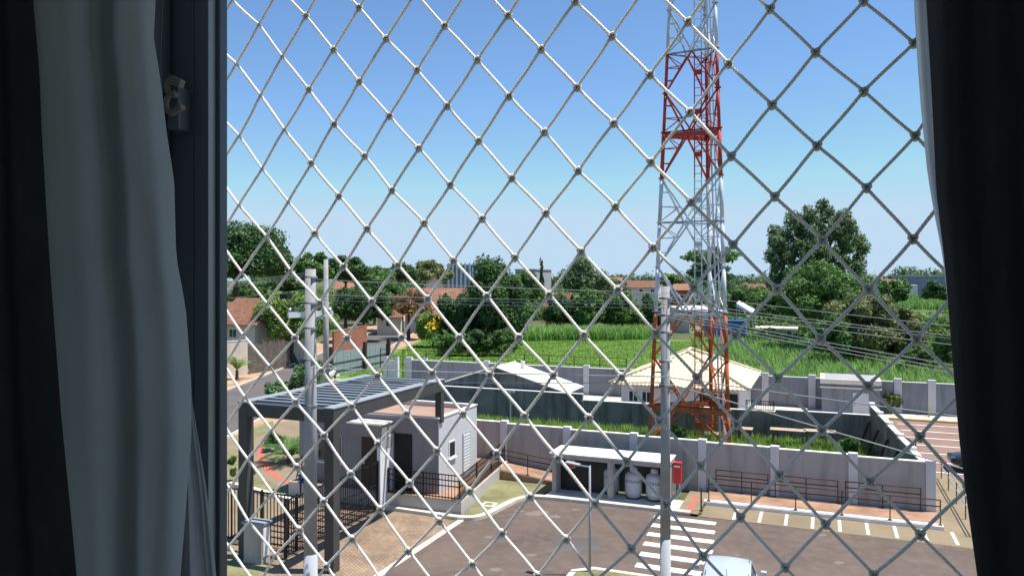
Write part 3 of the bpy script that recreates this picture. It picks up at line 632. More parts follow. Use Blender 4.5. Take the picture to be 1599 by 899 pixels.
# ------------------------------------------------------------------ vegetation
def leaf_cloud(lobes, n, size, rng, up=0.35, shell=0.5, flat=1.0):
    lob = np.array([l[:6] for l in lobes]); wt = np.array([(l[3] * l[4] * l[5]) ** (2 / 3) for l in lobes]); wt /= wt.sum()
    idx = rng.choice(len(lobes), n, p=wt)
    d = rng.normal(size=(n, 3)); d /= np.linalg.norm(d, axis=1)[:, None]
    r = shell + (1 - shell) * np.sqrt(rng.random(n)) ; r *= 1 + rng.normal(size=n) * .09
    C = lob[idx, :3] + d * r[:, None] * lob[idx, 3:6]
    nrm = d * .7 + rng.normal(size=(n, 3)) * .55; nrm[:, 2] += up; nrm /= np.linalg.norm(nrm, axis=1)[:, None]
    t = np.cross(nrm, rng.normal(size=(n, 3))); t /= np.linalg.norm(t, axis=1)[:, None]; bt = np.cross(nrm, t)
    s = size * (.55 + .9 * rng.random(n))[:, None]
    V = np.empty((n, 4, 3)); V[:, 0] = C - t * s; V[:, 1] = C + bt * s * .48 - nrm * s * .12; V[:, 2] = C + t * s; V[:, 3] = C - bt * s * .48 - nrm * s * .12
    base = np.arange(n)[:, None] * 4
    F = np.concatenate([base + np.array([0, 1, 2]), base + np.array([0, 2, 3])])
    return V.reshape(-1, 3), F
def crown_lobes(c, rx, ry, rz, k, rng, frac=.36, flat_bottom=.35):
    L = []
    for _ in range(k):
        d = rng.normal(size=3); d /= np.linalg.norm(d); 
        if d[2] < -flat_bottom: d[2] *= .4
        r = .3 + .6 * math.sqrt(rng.random()); f = frac * (.65 + .7 * rng.random())
        L.append((c[0] + d[0] * rx * r, c[1] + d[1] * ry * r, c[2] + d[2] * rz * r, rx * f, ry * f, min(rz * f * 1.05, rx * f * 1.3)))
    return L
def tree(name, label, u, vtop, vbot, hw, d, m, k=40, dens=1.15, leaf=None, cat='tree', group=None, trunk=True, frac=.27, ubase=None, up=.35, trunk_r=None, shell=.45, depth=1.0, fb=.35):
    rng = np.random.default_rng(abs(hash((u, vtop, hw))) % 99991 + 3) if False else np.random.default_rng(int(u * 7 + vtop * 13 + hw * 3))
    top = P(u, vtop, d); bot = P(u, vbot, d); rx = hw / FPX * d; rz = (top.z - bot.z) / 2; c = (top + bot) / 2
    gb = P(ubase or u, vbot, d); base = Vector((gb.x, gb.y, 0))
    t = thing(name, label, cat, tuple(base), group)
    L = crown_lobes((c.x - base.x, c.y - base.y, c.z), rx * .98, rx * depth, rz * .98, k, rng, frac, fb)
    area = math.pi * hw * (vbot - vtop) / 2
    n = int(min(36000, max(900, area * 2.1 * dens)))
    lf = leaf or max(.1, d / FPX * 2.6)
    V, F = leaf_cloud(L, n, lf, rng, up, shell)
    V[:, 2] = np.maximum(V[:, 2], 0.03)
    o = link('crown', npmesh('crown', V, F), m, t)
    if trunk:
        tr = trunk_r or max(.12, rx * .055); mb = MB(); hub = Vector((c.x - base.x, c.y - base.y, max(.4, c.z - rz * .55)))
        mid = hub * .5 + Vector((rng.normal() * rx * .05, rng.normal() * rx * .05, 0))
        mb.tube([Vector((0, 0, -.05)), mid, hub], [tr * 1.35, tr, tr * .8], 8)
        for i in range(min(11, k)):
            l = Vector(L[i][:3]); mm = lerp(hub, l, .5) + Vector((0, 0, rz * .08)); mb.tube([hub, mm, l], [tr * .6, tr * .35, tr * .12], 5)
        me = bpy.data.meshes.new('trunk'); me.from_pydata(mb.v, [], mb.f); me.update(); link('trunk', me, 'bark', t)
    return t
GT1 = 'broad trees beyond the houses'
tree('mango_tree', 'large dense dark green tree rising above the tiled roof', 368, 346, 462, 82, 97, 'leaf_dark', 68, 1.1)
tree('back_tree', 'broad tree behind the tiled house roof', 402, 424, 486, 50, 124, 'leaf_mid', 40)
tree('back_tree', 'low tree between the leaning tree and the dark skyline tree', 448, 428, 480, 34, 118, 'leaf_dark', 34)
tree('roadside_tree', 'dark pointed tree just behind the crossarm pole top', 487, 390, 452, 30, 140, 'leaf_mid', 30)
tree('roadside_tree', 'bushy tree behind the slim concrete pole', 540, 398, 455, 38, 150, 'leaf_dark', 34)
tree('roadside_tree', 'low spreading tree beyond the small orange roof', 585, 414, 458, 36, 160, 'leaf_mid', 30)
tree('leaning_tree', 'feathery light green tree leaning over the dirt pavement', 456, 455, 552, 66, 87, 'leaf_light', 57, .95, ubase=461, trunk_r=.3)
tree('shade_tree', 'dark shade tree above the terracotta wall', 568, 438, 520, 46, 117, 'leaf_dark', 44)
tree('skyline_tree', 'rounded dark skyline tree above the brown thicket', 622, 410, 446, 33, 225, 'leaf_dark', 27)
tree('skyline_tree', 'rounded olive skyline tree beside the finned white building', 674, 405, 446, 32, 240, 'leaf_olive', 27)
tree('thin_tree', 'thin brownish tree in front of the big orange roof', 638, 453, 500, 42, 122, 'leaf_brown', 34, .55)
tree('evergreen_tree', 'big dark evergreen tree in front of the finned white building', 768, 403, 544, 60, 106, 'leaf_dark', 68, 1.1, fb=1)
tree('evergreen_tree', 'lower dark evergreen tree behind the yellow flowering shrub', 716, 452, 548, 36, 108, 'leaf_dark', 50, fb=1)
ys = tree('flowering_shrub', 'round shrub with yellow flowers beside the street bend', 674, 488, 541, 25, 108, 'leaf_light', 34, 1.2, cat='shrub')
rng = np.random.default_rng(5); cc = P(680, 506, 107.6) - ORG[ys.name]
V, F = leaf_cloud(crown_lobes((cc.x, cc.y, cc.z + 0), 1.9, 1.9, 1.9, 12, rng), 520, .2, rng); link('flowers', npmesh('flowers', V, F), 'leaf_yellow', ys)
def cypress(label, u, vt, vb, hw, d):
    top, bot = P(u, vt, d), P(u, vb, d); t = thing('cypress_tree', label, 'tree', (bot.x, bot.y, 0)); rx = hw / FPX * d; rng = np.random.default_rng(u)
    L = [(rng.normal() * rx * .15, rng.normal() * rx * .15, lerp(.5, top.z - .5, i / 13), rx * (1.05 - i / 13 * .85), rx * (1.05 - i / 13 * .85), top.z / 11) for i in range(14)]
    V, F = leaf_cloud(L, 1400, d / FPX * 2.2, rng); V[:, 2] = np.maximum(V[:, 2], .05); link('crown', npmesh('crown', V, F), 'leaf_dark', t)
    MB().tube([(bot.x, bot.y, -.05), (bot.x, bot.y, top.z * .8)], [.25, .05], 6).build('trunk', 'bark', t)
tree('mid_tree', 'round tree in front of the grey shed', 826, 424, 482, 30, 190, 'leaf_mid', 34, fb=1)
tree('mid_tree', 'low round tree in front of the long red roof', 948, 437, 482, 34, 182, 'leaf_sage', 34, fb=1)
tree('mid_tree', 'low tree just right of the tower in front of the pink house', 1172, 440, 482, 34, 200, 'leaf_mid', 34, fb=1)
tree('mid_tree', 'tree between the small orange roof and the thin brownish tree', 596, 432, 486, 34, 142, 'leaf_mid', 34, fb=1)
cypress('narrow dark cypress standing on the skyline', 845, 406, 450, 6, 250)
tree('open_tree', 'open-crowned pale tree over the creeper thicket', 912, 400, 474, 42, 172, 'leaf_blue', 37, .6, frac=.28)
for u, vt, vb, hw, m, l in ((873, 452, 520, 24, 'leaf_dark', 'dark bush beside the reddish shack'), (925, 448, 527, 38, 'leaf_mid', 'tall creeper-covered bush at the back of the far lawn'),
                            (978, 450, 527, 36, 'leaf_mid', 'broad bush at the far lawn edge left of the tower'), (1012, 462, 524, 26, 'leaf_dark', 'dark bush just behind the left tower leg')):
    tree('bush', l, u, vt, vb, hw, 134, m, 37, cat='bush', trunk=False)
tree('umbrella_tree', 'flat-topped umbrella tree seen through the tower', 1112, 388, 416, 46, 205, 'leaf_mid', 30, 1.0, frac=.3, trunk_r=.4)
tree('umbrella_tree', 'lower blue-green layer tree below the flat-topped one', 1106, 408, 446, 36, 212, 'leaf_blue', 27, .9)
tree('small_tree', 'small pale tree left of the tower legs on the skyline', 1050, 424, 450, 18, 215, 'leaf_light', 20)
tree('tall_tree', 'tallest tree, airy crown against the sky right of the tower', 1274, 306, 494, 82, 108, 'leaf_sage', 200, .95, frac=.115, trunk_r=.35, shell=.1, fb=1)
tree('round_tree', 'dense round green tree in front of the tallest tree', 1282, 413, 522, 66, 93, 'leaf_mid', 61, 1.1)
for u, vt, vb, hw, d, m, l in ((1352, 458, 578, 58, 80, 'leaf_olive', 'olive thicket tree beneath the round green tree'), (1302, 492, 572, 32, 79, 'leaf_mid', 'dark lower bush at the thicket edge'),
        (1408, 478, 580, 34, 82, 'leaf_olive', 'olive bush at the edge of the grassy clearing'), (1396, 434, 480, 24, 132, 'leaf_mid', 'green bush in front of the red far roof'),
        (1160, 450, 506, 38, 150, 'leaf_mid', 'bush behind the white awning'), (1206, 452, 512, 34, 146, 'leaf_dark', 'dark bush left of the round green tree'),
        (1098, 455, 500, 34, 160, 'leaf_olive', 'olive bush behind the tower and blue container'), (1466, 438, 476, 24, 180, 'leaf_dark', 'dark bush below the blue warehouse'),
        (1440, 540, 606, 34, 72, 'leaf_mid', 'leafy bush leaning over the blue-grey wall'), (1486, 500, 600, 28, 74, 'leaf_light', 'pale bush beside the right curtain edge')):
    tree('thicket_bush', l, u, vt, vb, hw, d, m, 40, cat='bush', trunk=False)
for u, vt, vb, hw, m, l in ((705, 520, 562, 26, 'leaf_mid', 'shrub at the left corner of the far lawn'), (752, 514, 556, 26, 'leaf_dark', 'dark glossy shrub below the big evergreen'), (790, 512, 545, 22, 'leaf_mid', 'small shrub where the far lawn begins')):
    tree('shrub', l, u, vt, vb, hw, 96, m, 27, cat='shrub', trunk=False)
tree('street_hedge', 'pale-leaved oleander hedge along the near street kerb', 480, 562, 622, 34, 62, 'hedge_leaf', 26, 1.3, cat='hedge', trunk=False)
tree('street_hedge', 'lower oleander hedge behind the portico roof', 437, 585, 624, 24, 61.5, 'hedge_leaf', 18, 1.3, cat='hedge', trunk=False)
tree('lot_bush', 'leafy weed bush beside the left tower leg', 1056, 657, 700, 14, 44, 'leaf_mid', 17, 1.6, cat='bush', trunk=False, leaf=.12)
tree('lot_bush', 'broad-leaved weed in front of the stepped wall', 1328, 683, 712, 14, 36.5, 'leaf_mid', 9, 1.3, cat='bush', trunk=False, leaf=.12)
tree('yard_shrub', 'small yellowish shrub by the flat-roofed blue-grey annex', 1392, 612, 648, 18, 55, 'leaf_olive', 17, 1.2, cat='shrub', trunk=False)
def frond_plant(name, label, base, n, ln, m, cat, lean=.5, wd=.05, seed=1, trunk=0.0):
    rng = np.random.default_rng(seed); t = thing(name, label, cat, tuple(base)); mb = MB(); lf = MB()
    for i in range(n):
        a = 2 * math.pi * i / n + rng.normal() * .2; el = lean + rng.random() * .8; pts = []
        for k in range(7):
            s = k / 6; hr = ln * s * math.cos(el - s * .9); hz = ln * s * math.sin(el - s * .75); pts.append(Vector((math.cos(a) * hr, math.sin(a) * hr, trunk + hz)))
        pts = [Vector((p.x, p.y, max(p.z, .03))) for p in pts]
        side = Vector((-math.sin(a), math.cos(a), 0))
        for k in range(1, 13):
            s = k / 12.5; i0 = min(int(s * 6), 5); q = lerp(pts[i0], pts[i0 + 1], s * 6 - i0); ll = ln * .26 * math.sin(math.pi * min(1, s * .85 + .12))
            dv = (pts[i0 + 1] - pts[i0]).normalized()
            for sg in (-1, 1):
                e = q + (side * sg * .85 + dv * .55 + Vector((0, 0, -.15))) * ll; e.z = max(e.z, .02)
                lf.add([q - dv * wd, q + dv * wd, e], [(0, 1, 2)])
        mb.tube(pts, [.02, .018, .016, .014, .012, .009, .005], 5)
    me = bpy.data.meshes.new('leaflets'); me.from_pydata(lf.v, [], lf.f); me.update()
    st = bpy.data.meshes.new('fronds'); st.from_pydata(mb.v, [], mb.f); st.update(); link('fronds', st, m, t); link('leaflets', me, m, t)
    if trunk: MB().tube([base + Vector((0, 0, -.02)), base + Vector((0, 0, trunk))], [.16, .13], 10).build('stem', 'bark', t)
frond_plant('cycad_palm', 'bushy cycad palm on the beige entrance pavement', G(452, 722), 26, 1.75, 'leaf_mid', 'palm', .45, .06, 3, .35)
frond_plant('potted_palm', 'small palm in a clay pot against the cream street wall', G(370, 592), 12, 1.9, 'leaf_light', 'palm', .9, .08, 4, .9)
tree('dark_shrub', 'dark low shrub casting a deep shadow near the cycad', 428, 672, 700, 17, 43, 'leaf_dark', 9, 1.2, cat='shrub', trunk=False, leaf=.12)
for i, (u, v) in enumerate(((361, 728), (362, 745), (390, 744))):
    tree('small_bush', ('clipped bush by the left portico column, farther one', 'clipped bush by the left portico column, nearer one', 'clipped bush on the verge inside the portico columns')[i], u, v - 16, v, 7, 36.5, 'leaf_mid', 7, 2.5, cat='bush', trunk=False, leaf=.08)
# grass as uncountable stuff
def grass(name, label, poly_fn, n, h, wd, m, seed, bend=.45, segs=2):
    rng = np.random.default_rng(seed); XY = poly_fn(rng, n); n = len(XY)
    a = rng.random(n) * 2 * math.pi; H = h * (.45 + .8 * rng.random(n)); bd = bend * (.3 + rng.random(n)) * H
    dx, dy = np.cos(a), np.sin(a); V = np.empty((n, 2 * segs + 1, 3))
    for k in range(segs):
        s = k / segs
        for j, sg in enumerate((-1, 1)):
            V[:, 2 * k + j, 0] = XY[:, 0] + dx * bd * s * s - dy * sg * wd * (1 - s * .4); V[:, 2 * k + j, 1] = XY[:, 1] + dy * bd * s * s + dx * sg * wd * (1 - s * .4); V[:, 2 * k + j, 2] = H * s * (1 - .15 * s)
    V[:, -1, 0] = XY[:, 0] + dx * bd; V[:, -1, 1] = XY[:, 1] + dy * bd; V[:, -1, 2] = H * .85
    K = 2 * segs + 1; base = np.arange(n)[:, None] * K; F = []
    for k in range(segs - 1): F += [base + np.array([2 * k, 2 * k + 1, 2 * k + 3]), base + np.array([2 * k, 2 * k + 3, 2 * k + 2])]
    F.append(base + np.array([2 * segs - 2, 2 * segs - 1, 2 * segs]))
    o = link(name, npmesh(name, V.reshape(-1, 3), np.concatenate(F)), m); tag(o, label, 'grass', kind='stuff'); return o
def quad_area(p):
    p = [np.array(q) for q in p]
    def f(rng, n):
        s, t = rng.random((n, 1)), rng.random((n, 1)); return (p[0] * (1 - s) + p[1] * s) * (1 - t) + (p[3] * (1 - s) + p[2] * s) * t
    return f
def clumped(p, k, r):
    g0 = quad_area(p)
    def f(rng, n):
        c = g0(rng, k); return c[rng.integers(0, k, n)] + rng.normal(size=(n, 2)) * r
    return f
grass('lot_grass', 'rough grass and weeds covering the tower lot', quad_area([(-29, 35.9), (3.6, 35.9), (2.5, 48.2), (-29, 48.2)]), 42000, .42, .018, 'grass_blade', 1)
grass('tall_weeds', 'taller dry-tipped weeds along the foot of the stained wall', clumped([(-28, 44), (2, 43), (2, 48), (-28, 48)], 260, .3), 7000, .55, .014, 'grass_blade', 2)
grass('lawn_tufts', 'short bright tufts on the far lawn', quad_area([(-43, 63), (-5, 63), (-15, 118), (-60, 114)]), 42000, .16, .04, 'lawn_blade', 3)
def px_area(pts): return [tuple(G(u, v).xy) for u, v in pts]
grass('cane_field', 'tall cane grass growing thick behind the blue-grey wall', clumped([(-6, 63.5), (34, 63.5), (44, 108), (-17, 112)], 1700, .55), 60000, 1.9, .055, 'cane', 4, .5, 3)
grass('field_weeds', 'paler dry weeds scattered through the cane grass', clumped([(-6, 63.5), (34, 63.5), (44, 108), (-17, 112)], 130, 1.3), 13000, 1.5, .05, 'dry_grass', 14, .6, 2)
grass('cane_strip', 'tall grass strip along the back of the far lawn', clumped(px_area([(815, 532), (1020, 530), (1020, 522), (815, 524)]), 300, .6), 9000, 2.1, .06, 'cane', 5, .5, 3)
grass('corn_plot', 'far plot of tall green corn below the blue warehouse', clumped(px_area([(1330, 482), (1500, 484), (1500, 470), (1330, 470)]), 700, 1.2), 11000, 3.0, .15, 'cane', 6, .4, 2)
grass('patch_tufts', 'short pale grass on the small lawn by the gas store', quad_area([(-13.4, 28.4), (-12.7, 28.5), (-11.4, 33.3), (-14.2, 33.3)]), 6000, .06, .008, 'dry_grass', 8)
L = []; rng = np.random.default_rng(33)
for (ua, ub, va, vb, hh) in ((420, 640, 478, 470, 2.6), (560, 700, 460, 458, 4.0), (690, 800, 538, 534, 2.4), (690, 1020, 500, 498, 3.5), (800, 1200, 466, 466, 4.0), (1040, 1260, 505, 500, 2.4), (1190, 1500, 478, 474, 3.2), (360, 520, 470, 468, 5.0), (690, 800, 552, 548, 2.0), (1060, 1500, 520, 512, 2.6), (1180, 1320, 545, 530, 1.8), (1300, 1500, 575, 550, 2.2), (1290, 1480, 530, 520, 3.0)):
    for u in np.arange(ua, ub, 5.0):
        q = G(u + rng.normal() * 3, va + (vb - va) * rng.random() + rng.normal() * 1.5); h = hh * (.5 + .9 * rng.random()); L.append((q.x, q.y, h * .5, h * .8, h * .8, h * .6))
V, F = leaf_cloud(L, 52000, .4, rng); V[:, 2] = np.maximum(V[:, 2], .03)
tag(link('undergrowth', npmesh('undergrowth', V, F), 'leaf_mid'), 'tangled undergrowth at the foot of the trees beyond the walls', 'undergrowth', kind='stuff')
# far wooded skyline: one uncountable mass
L = []; rng = np.random.default_rng(21)
for u in range(560, 1520, 9):
    d = 520 + rng.random() * 160; vt = 431 + rng.normal() * 2.2
    if u > 1392: vt = 418 + abs(u - 1432) * .09 + rng.normal() * 2
    if 690 < u < 850: vt -= 2
    q = P(u, vt, d); r = 5 + rng.random() * 4; L.append((q.x, q.y, q.z - r * .9, r, r, r)); L.append((q.x + 2, q.y, max(3, q.z - r * 2), r * 1.1, r, r * 1.3))
V, F = leaf_cloud(L, 30000, 1.4, rng); V[:, 2] = np.maximum(V[:, 2], .1)
tag(link('far_woods', npmesh('far_woods', V, F), 'leaf_blue'), 'far wooded skyline along the horizon', 'woods', kind='stuff')
# ------------------------------------------------------------------ houses
def corrugated(mb, a, b_, c, d_, n, amp):         # ribbed roof plane: a-b eave, d-c ridge; ribs run eave->ridge
    a, b_, c, d_ = map(Vector, (a, b_, c, d_)); nrm = (b_ - a).cross(d_ - a).normalized()
    if nrm.z < 0: nrm = -nrm
    m = n * 4; vs = []
    for i in range(m + 1):
        t = i / m; o = nrm * amp * math.sin(t * n * 2 * math.pi); vs += [lerp(a, b_, t) + o, lerp(d_, c, t) + o]
    mb.add(vs, [(2 * i, 2 * i + 2, 2 * i + 3, 2 * i + 1) for i in range(m)])
def window(parent, x0, x1, y, z0, z1, ny=-1):
    wn = MB().box(x0, x1, y + ny * .05, y, z0, z1).build('window', 'sign_white', parent)
    MB().box(x0 + .07, (x0 + x1) / 2 - .03, y + ny * .06, y + ny * .05, z0 + .07, z1 - .07).build('pane', 'glass_dark', wn)
    MB().box((x0 + x1) / 2 + .03, x1 - .07, y + ny * .06, y + ny * .05, z0 + .07, z1 - .07).build('pane', 'glass_dark', wn)
def gable_house(name, label, x0, x1, y0, y1, ze, zr, mw, mr, axis='x', over=.5, ribs=30, amp=.04, wins=(), door=None, cat='house', hidden=()):
    t = thing(name, label, cat, ((x0 + x1) / 2, (y0 + y1) / 2, 0))
    mb = MB().box(x0, x1, y0, y1, -.02, ze)
    if axis == 'x': ym = (y0 + y1) / 2; mb.add([(x0, y0, ze), (x0, y1, ze), (x0, ym, zr - .08), (x1, y0, ze), (x1, y1, ze), (x1, ym, zr - .08)], [(0, 2, 1), (3, 4, 5)])
    else: xm = (x0 + x1) / 2; mb.add([(x0, y0, ze), (x1, y0, ze), (xm, y0, zr - .08), (x0, y1, ze), (x1, y1, ze), (xm, y1, zr - .08)], [(0, 1, 2), (3, 5, 4)])
    mb.build('wall', mw, t); o = over
    for s in (0, 1):
        r = MB()
        if axis == 'x':
            ym = (y0 + y1) / 2; ye = y0 - o if s == 0 else y1 + o; zz = ze - (zr - ze) * o / ((y1 - y0) / 2)
            corrugated(r, (x0 - o, ye, zz + .06), (x1 + o, ye, zz + .06), (x1 + o, ym, zr + .02), (x0 - o, ym, zr + .02), ribs, amp)
        else:
            xm = (x0 + x1) / 2; xe = x0 - o if s == 0 else x1 + o; zz = ze - (zr - ze) * o / ((x1 - x0) / 2)
            corrugated(r, (xe, y0 - o, zz + .06), (xe, y1 + o, zz + .06), (xm, y1 + o, zr + .02), (xm, y0 - o, zr + .02), ribs, amp)
        ro = r.build('roof', mr, t); so_ = ro.modifiers.new('thick', 'SOLIDIFY'); so_.thickness = .06; so_.offset = -1
    for wdw in wins: window(t, *wdw)
    if door: MB().box(door[0], door[1], y0 - .05, y0, 0, 2.1).build('door', 'door_brown', t)
    return t
def house_px(name, label, ul, ur, veave, vridge, d, depth, mw, mr, **k):
    a, c = P(ul, veave, d), P(ur, veave, d); y0 = (a.y + c.y) / 2; ze = a.z; zr = P((ul + ur) / 2, vridge, d + depth * .4).z
    wn = []
    nW = max(1, int((c.x - a.x) / 3.2))
    for i in range(nW):
        xc = lerp(a.x, c.x, (i + .5) / nW); zz = max(.9, ze - 1.7); wn.append((xc - .55, xc + .55, y0, zz, zz + 1.0))
    return gable_house(name, label, a.x, c.x, y0, y0 + depth, ze, zr, mw, mr, wins=wn, **k)
HR = lambda o, a: setattr(o, 'rotation_euler', (0, 0, a))
house_px('tiled_house', 'cream house with weathered red-brown tile roof beside the street', 318, 410, 503, 466, 84, 9, 'house_cream', 'roof_tile', ribs=40)
HR(house_px('small_house', 'house showing one small orange roof behind the slim pole', 513, 545, 450, 437, 172, 7, 'house_cream', 'roof_orange', ribs=20), 0.5)
HR(house_px('wide_house', 'wide house with long orange roof behind the thin brownish tree', 614, 712, 488, 450, 135, 10, 'house_grey', 'roof_orange', ribs=40), 0.35)
HR(house_px('upper_house', 'far house with bright orange gable above the long orange roof', 652, 682, 446, 432, 200, 8, 'house_white', 'roof_orange', ribs=18, axis='y'), 0.5)
house_px('red_roof_house', 'long low house with red roof on the skyline left of the tower', 916, 968, 444, 433, 232, 9, 'house_cream', 'roof_orange', ribs=24)
house_px('red_roof_house', 'low house with dull red roof just left of the white tower leg', 972, 1030, 448, 438, 238, 9, 'house_white', 'roof_tile', ribs=24)
HR(house_px('brick_house', 'small brick-red house between the tower legs', 1040, 1078, 452, 443, 228, 8, 'terracotta', 'roof_orange', ribs=16), 0.4)
HR(house_px('pink_house', 'faded pink house right of the tower among bushes', 1150, 1192, 456, 443, 255, 8, 'terracotta', 'roof_tile', ribs=16), 0.6)
HR(house_px('far_red_house', 'house with pale red roof left of the blue warehouse', 1376, 1400, 446, 436, 300, 10, 'house_cream', 'roof_orange', ribs=14), 0.6)
house_px('shack', 'reddish shack half hidden by the dark bush at the far lawn', 850, 884, 476, 458, 139, 5, 'terracotta', 'roof_tile', ribs=12)
HR(house_px('corner_house', 'pale house with dark doorway at the street bend', 574, 613, 494, 484, 131, 7, 'house_cream', 'roof_tile', ribs=16), 0.45)
HR(house_px('cream_house', 'long cream house behind the tower and cane grass', 1030, 1108, 486, 478, 138, 8, 'cream', 'roof_white', ribs=24), 1.0)
def slab_building(name, label, ul, ur, vt, d, depth, mw, fins=0, mr='house_grey', zb=-.02, rows=1, cat='building'):
    a, c = P(ul, vt, d), P(ur, vt, d); y0 = (a.y + c.y) / 2
    t = thing(name, label, cat, ((a.x + c.x) / 2, y0 + depth / 2, 0)); MB().box(a.x, c.x, y0, y0 + depth, zb, a.z - .3).build('wall', mw, t)
    MB().box(a.x - .3, c.x + .3, y0 - .3, y0 + depth + .3, a.z - .3, a.z).build('roof', mr, t)
    for i in range(fins):
        x = lerp(a.x, c.x, (i + .5) / fins); MB().box(x - .35, x + .35, y0 - .5, y0 - .002, .2, a.z + .6).build('fin', 'house_white', t)
    if not fins:
        nn = max(2, int((c.x - a.x) / 4))
        for r_ in range(rows):
            for i in range(nn):
                x = lerp(a.x, c.x, (i + .5) / nn); zz = a.z - 1.9 - r_ * 3; 
                if zz > .3: window(t, x - .8, x + .8, y0, zz, zz + 1.1)
    return t
slab_building('finned_building', 'white industrial building with vertical fins on the skyline', 694, 741, 413, 300, 20, 'ware_blue', 6)
slab_building('grey_shed', 'pale grey shed roof right of the big evergreen', 802, 838, 420, 285, 18, 'house_grey', 0, 'house_grey')
slab_building('blue_warehouse', 'long blue-grey warehouse with white roof line below the wooded hill', 1400, 1480, 430, 420, 25, 'ware_blue', 0, 'roof_white', rows=2)
slab_building('low_white_building', 'low white building in front of the blue warehouse', 1396, 1432, 445, 395, 12, 'house_white', 0, 'roof_white')
slab_building('low_grey_building', 'low flat grey building among the cane grass', 1178, 1242, 512, 124, 5, 'house_grey', 0, 'cream')
ctn = thing('blue_container', 'blue steel container standing in the cane grass behind the tower', 'container', tuple(G(1132, 526)))
a, c = P(1098, 500, 126), P(1166, 500, 126); y0 = (a.y + c.y) / 2; b = MB()
for i in range(28):
    x = lerp(a.x, c.x, i / 28); x2 = lerp(a.x, c.x, (i + 1) / 28); o = .05 if i % 2 else 0; b.box(x + .001, x2 - .001, y0 - o, y0 + 2.4, 0, a.z - .1)
b.build('side_panel', 'blue_metal', ctn); MB().box(a.x - .05, c.x + .05, y0 - .08, y0 + 2.45, a.z - .1, a.z).build('top_rail', 'blue_metal', ctn); MB().box(a.x - .05, c.x + .05, y0 - .08, y0 + 2.45, -.02, .12).build('base_rail', 'blue_metal', ctn)
aw = thing('white_awning', 'slanted white sheet awning on thin posts above the cane grass', 'awning', tuple(G(1160, 524)))
q0, q1 = P(1150, 473, 128), P(1175, 488, 127); b = MB()
b.add([q0, q1, q1 + Vector((.3, 1.2, .5)), q0 + Vector((.3, 1.2, .4)), q0 - Vector((0, 0, .6)), q1 - Vector((0, 0, .3))], [(0, 1, 2, 3), (4, 5, 1, 0)]); b.build('sheet', 'sign_white', aw)
for q in (q0, q1, q1 + Vector((.3, 1.2, .5)), q0 + Vector((.3, 1.2, .4))): MB().tube([(q.x, q.y, 0), (q.x, q.y, q.z - .02)], .05, 6).build('post', 'galv', aw)
# terracotta wall, cream street wall, plank fence on the far street side
def line_wall(name, label, a, c, h, m, th=.2, cap='coping', cat='wall', seg=4):
    a, c = Vector(a), Vector(c); t = thing(name, label, cat, (a.x, a.y, 0)); d = (c - a)
    for i in range(seg):
        p0, p1 = a + d * (i / seg) + d.normalized() * .01, a + d * ((i + 1) / seg) - d.normalized() * .01
        MB().bar((p0.x, p0.y, h / 2 - .01), (p1.x, p1.y, h / 2 - .01), th, h + .02).build('panel', m, t)
        if cap: MB().bar((p0.x, p0.y, h + .03), (p1.x, p1.y, h + .03), th + .06, .06).build('coping', cap, t)
    return t
q0, q1 = G(520, 556).xy, G(572, 541).xy
line_wall('terracotta_wall', 'terracotta-painted street wall beyond the slim pole', q0, q1, 3.0, 'terracotta', cap='terracotta')
q0, q1 = G(330, 590).xy, G(386, 584).xy
line_wall('cream_wall', 'cream street wall behind the potted palm', q0, q1, 3.4, 'house_cream')
pf = thing('plank_fence', 'dark weathered plank fence beneath the leaning tree', 'fence', (*G(388, 584).xy, 0))
q0, q1 = G(388, 584).xy, G(452, 574).xy; rng = random.Random(4)
for i in range(46):
    q = q0 + (q1 - q0) * ((i + .5) / 46); h = 3.0 + rng.uniform(-.25, .2); wd = (q1 - q0).length / 46 * .92; dv = (q1 - q0).normalized() * wd / 2
    MB().bar((q.x - dv.x, q.y - dv.y, h / 2), (q.x + dv.x, q.y + dv.y, h / 2), .04, h).build('plank', 'old_wood', pf)
sf = thing('sheet_fence', 'pale metal sheet fence with dark posts on the street corner', 'fence', (*G(517, 600).xy, 0))
q0, q1 = Vector((-44.3, 62.4)), Vector((-44.9, 74.0))
for i in range(9):
    p0, p1 = q0 + (q1 - q0) * (i / 9), q0 + (q1 - q0) * ((i + 1) / 9); dv = (p1 - p0).normalized() * .02
    MB().bar((*(p0 + dv), 1.22), (*(p1 - dv), 1.22), .05, 2.36).build('sheet', 'galv', sf)
for i in (0, 5, 9):
    p0 = q0 + (q1 - q0) * (i / 9); MB().box(p0.x - .16 + .22, p0.x + .16 + .22, p0.y - .16, p0.y + .16, -.02, 3.0).build('post', 'steel_brown', sf)
for h in (.5, 1.3): MB().bar((q0.x + .06, q0.y, h), (q1.x + .06, q1.y, h), .04, .08).build('rail', 'steel_dark', sf)
wg = thing('white_gate_frame', 'white gate frame with grass showing through beyond the portico', 'gate', (*G(630, 590).xy, 0))
q0, q1 = P(603, 590, 73), P(664, 586, 71)
for k in (0, .28, .55, 1): q = lerp(q0, q1, k); MB().box(q.x - .18, q.x + .18, q.y - .15, q.y + .15, -.02, 2.3).build('post', 'wall_white', wg)
for k0, k1 in ((0, .28), (.55, 1)):
    a, c = lerp(q0, q1, k0), lerp(q0, q1, k1); MB().box(a.x + .2, c.x - .2, a.y - .06, a.y + .06, .05, 1.9).build('panel', 'wall_white', wg)
lf_ = bar_fence('lawn_fence', 'thin dark fence standing on the edge of the far lawn', [(-38.5, 62.3), (-24, 62.3), (-15, 62.3)], 0, 3.0, gap=0, post=2.4, rails=(.8, 1.0), pw=.06)
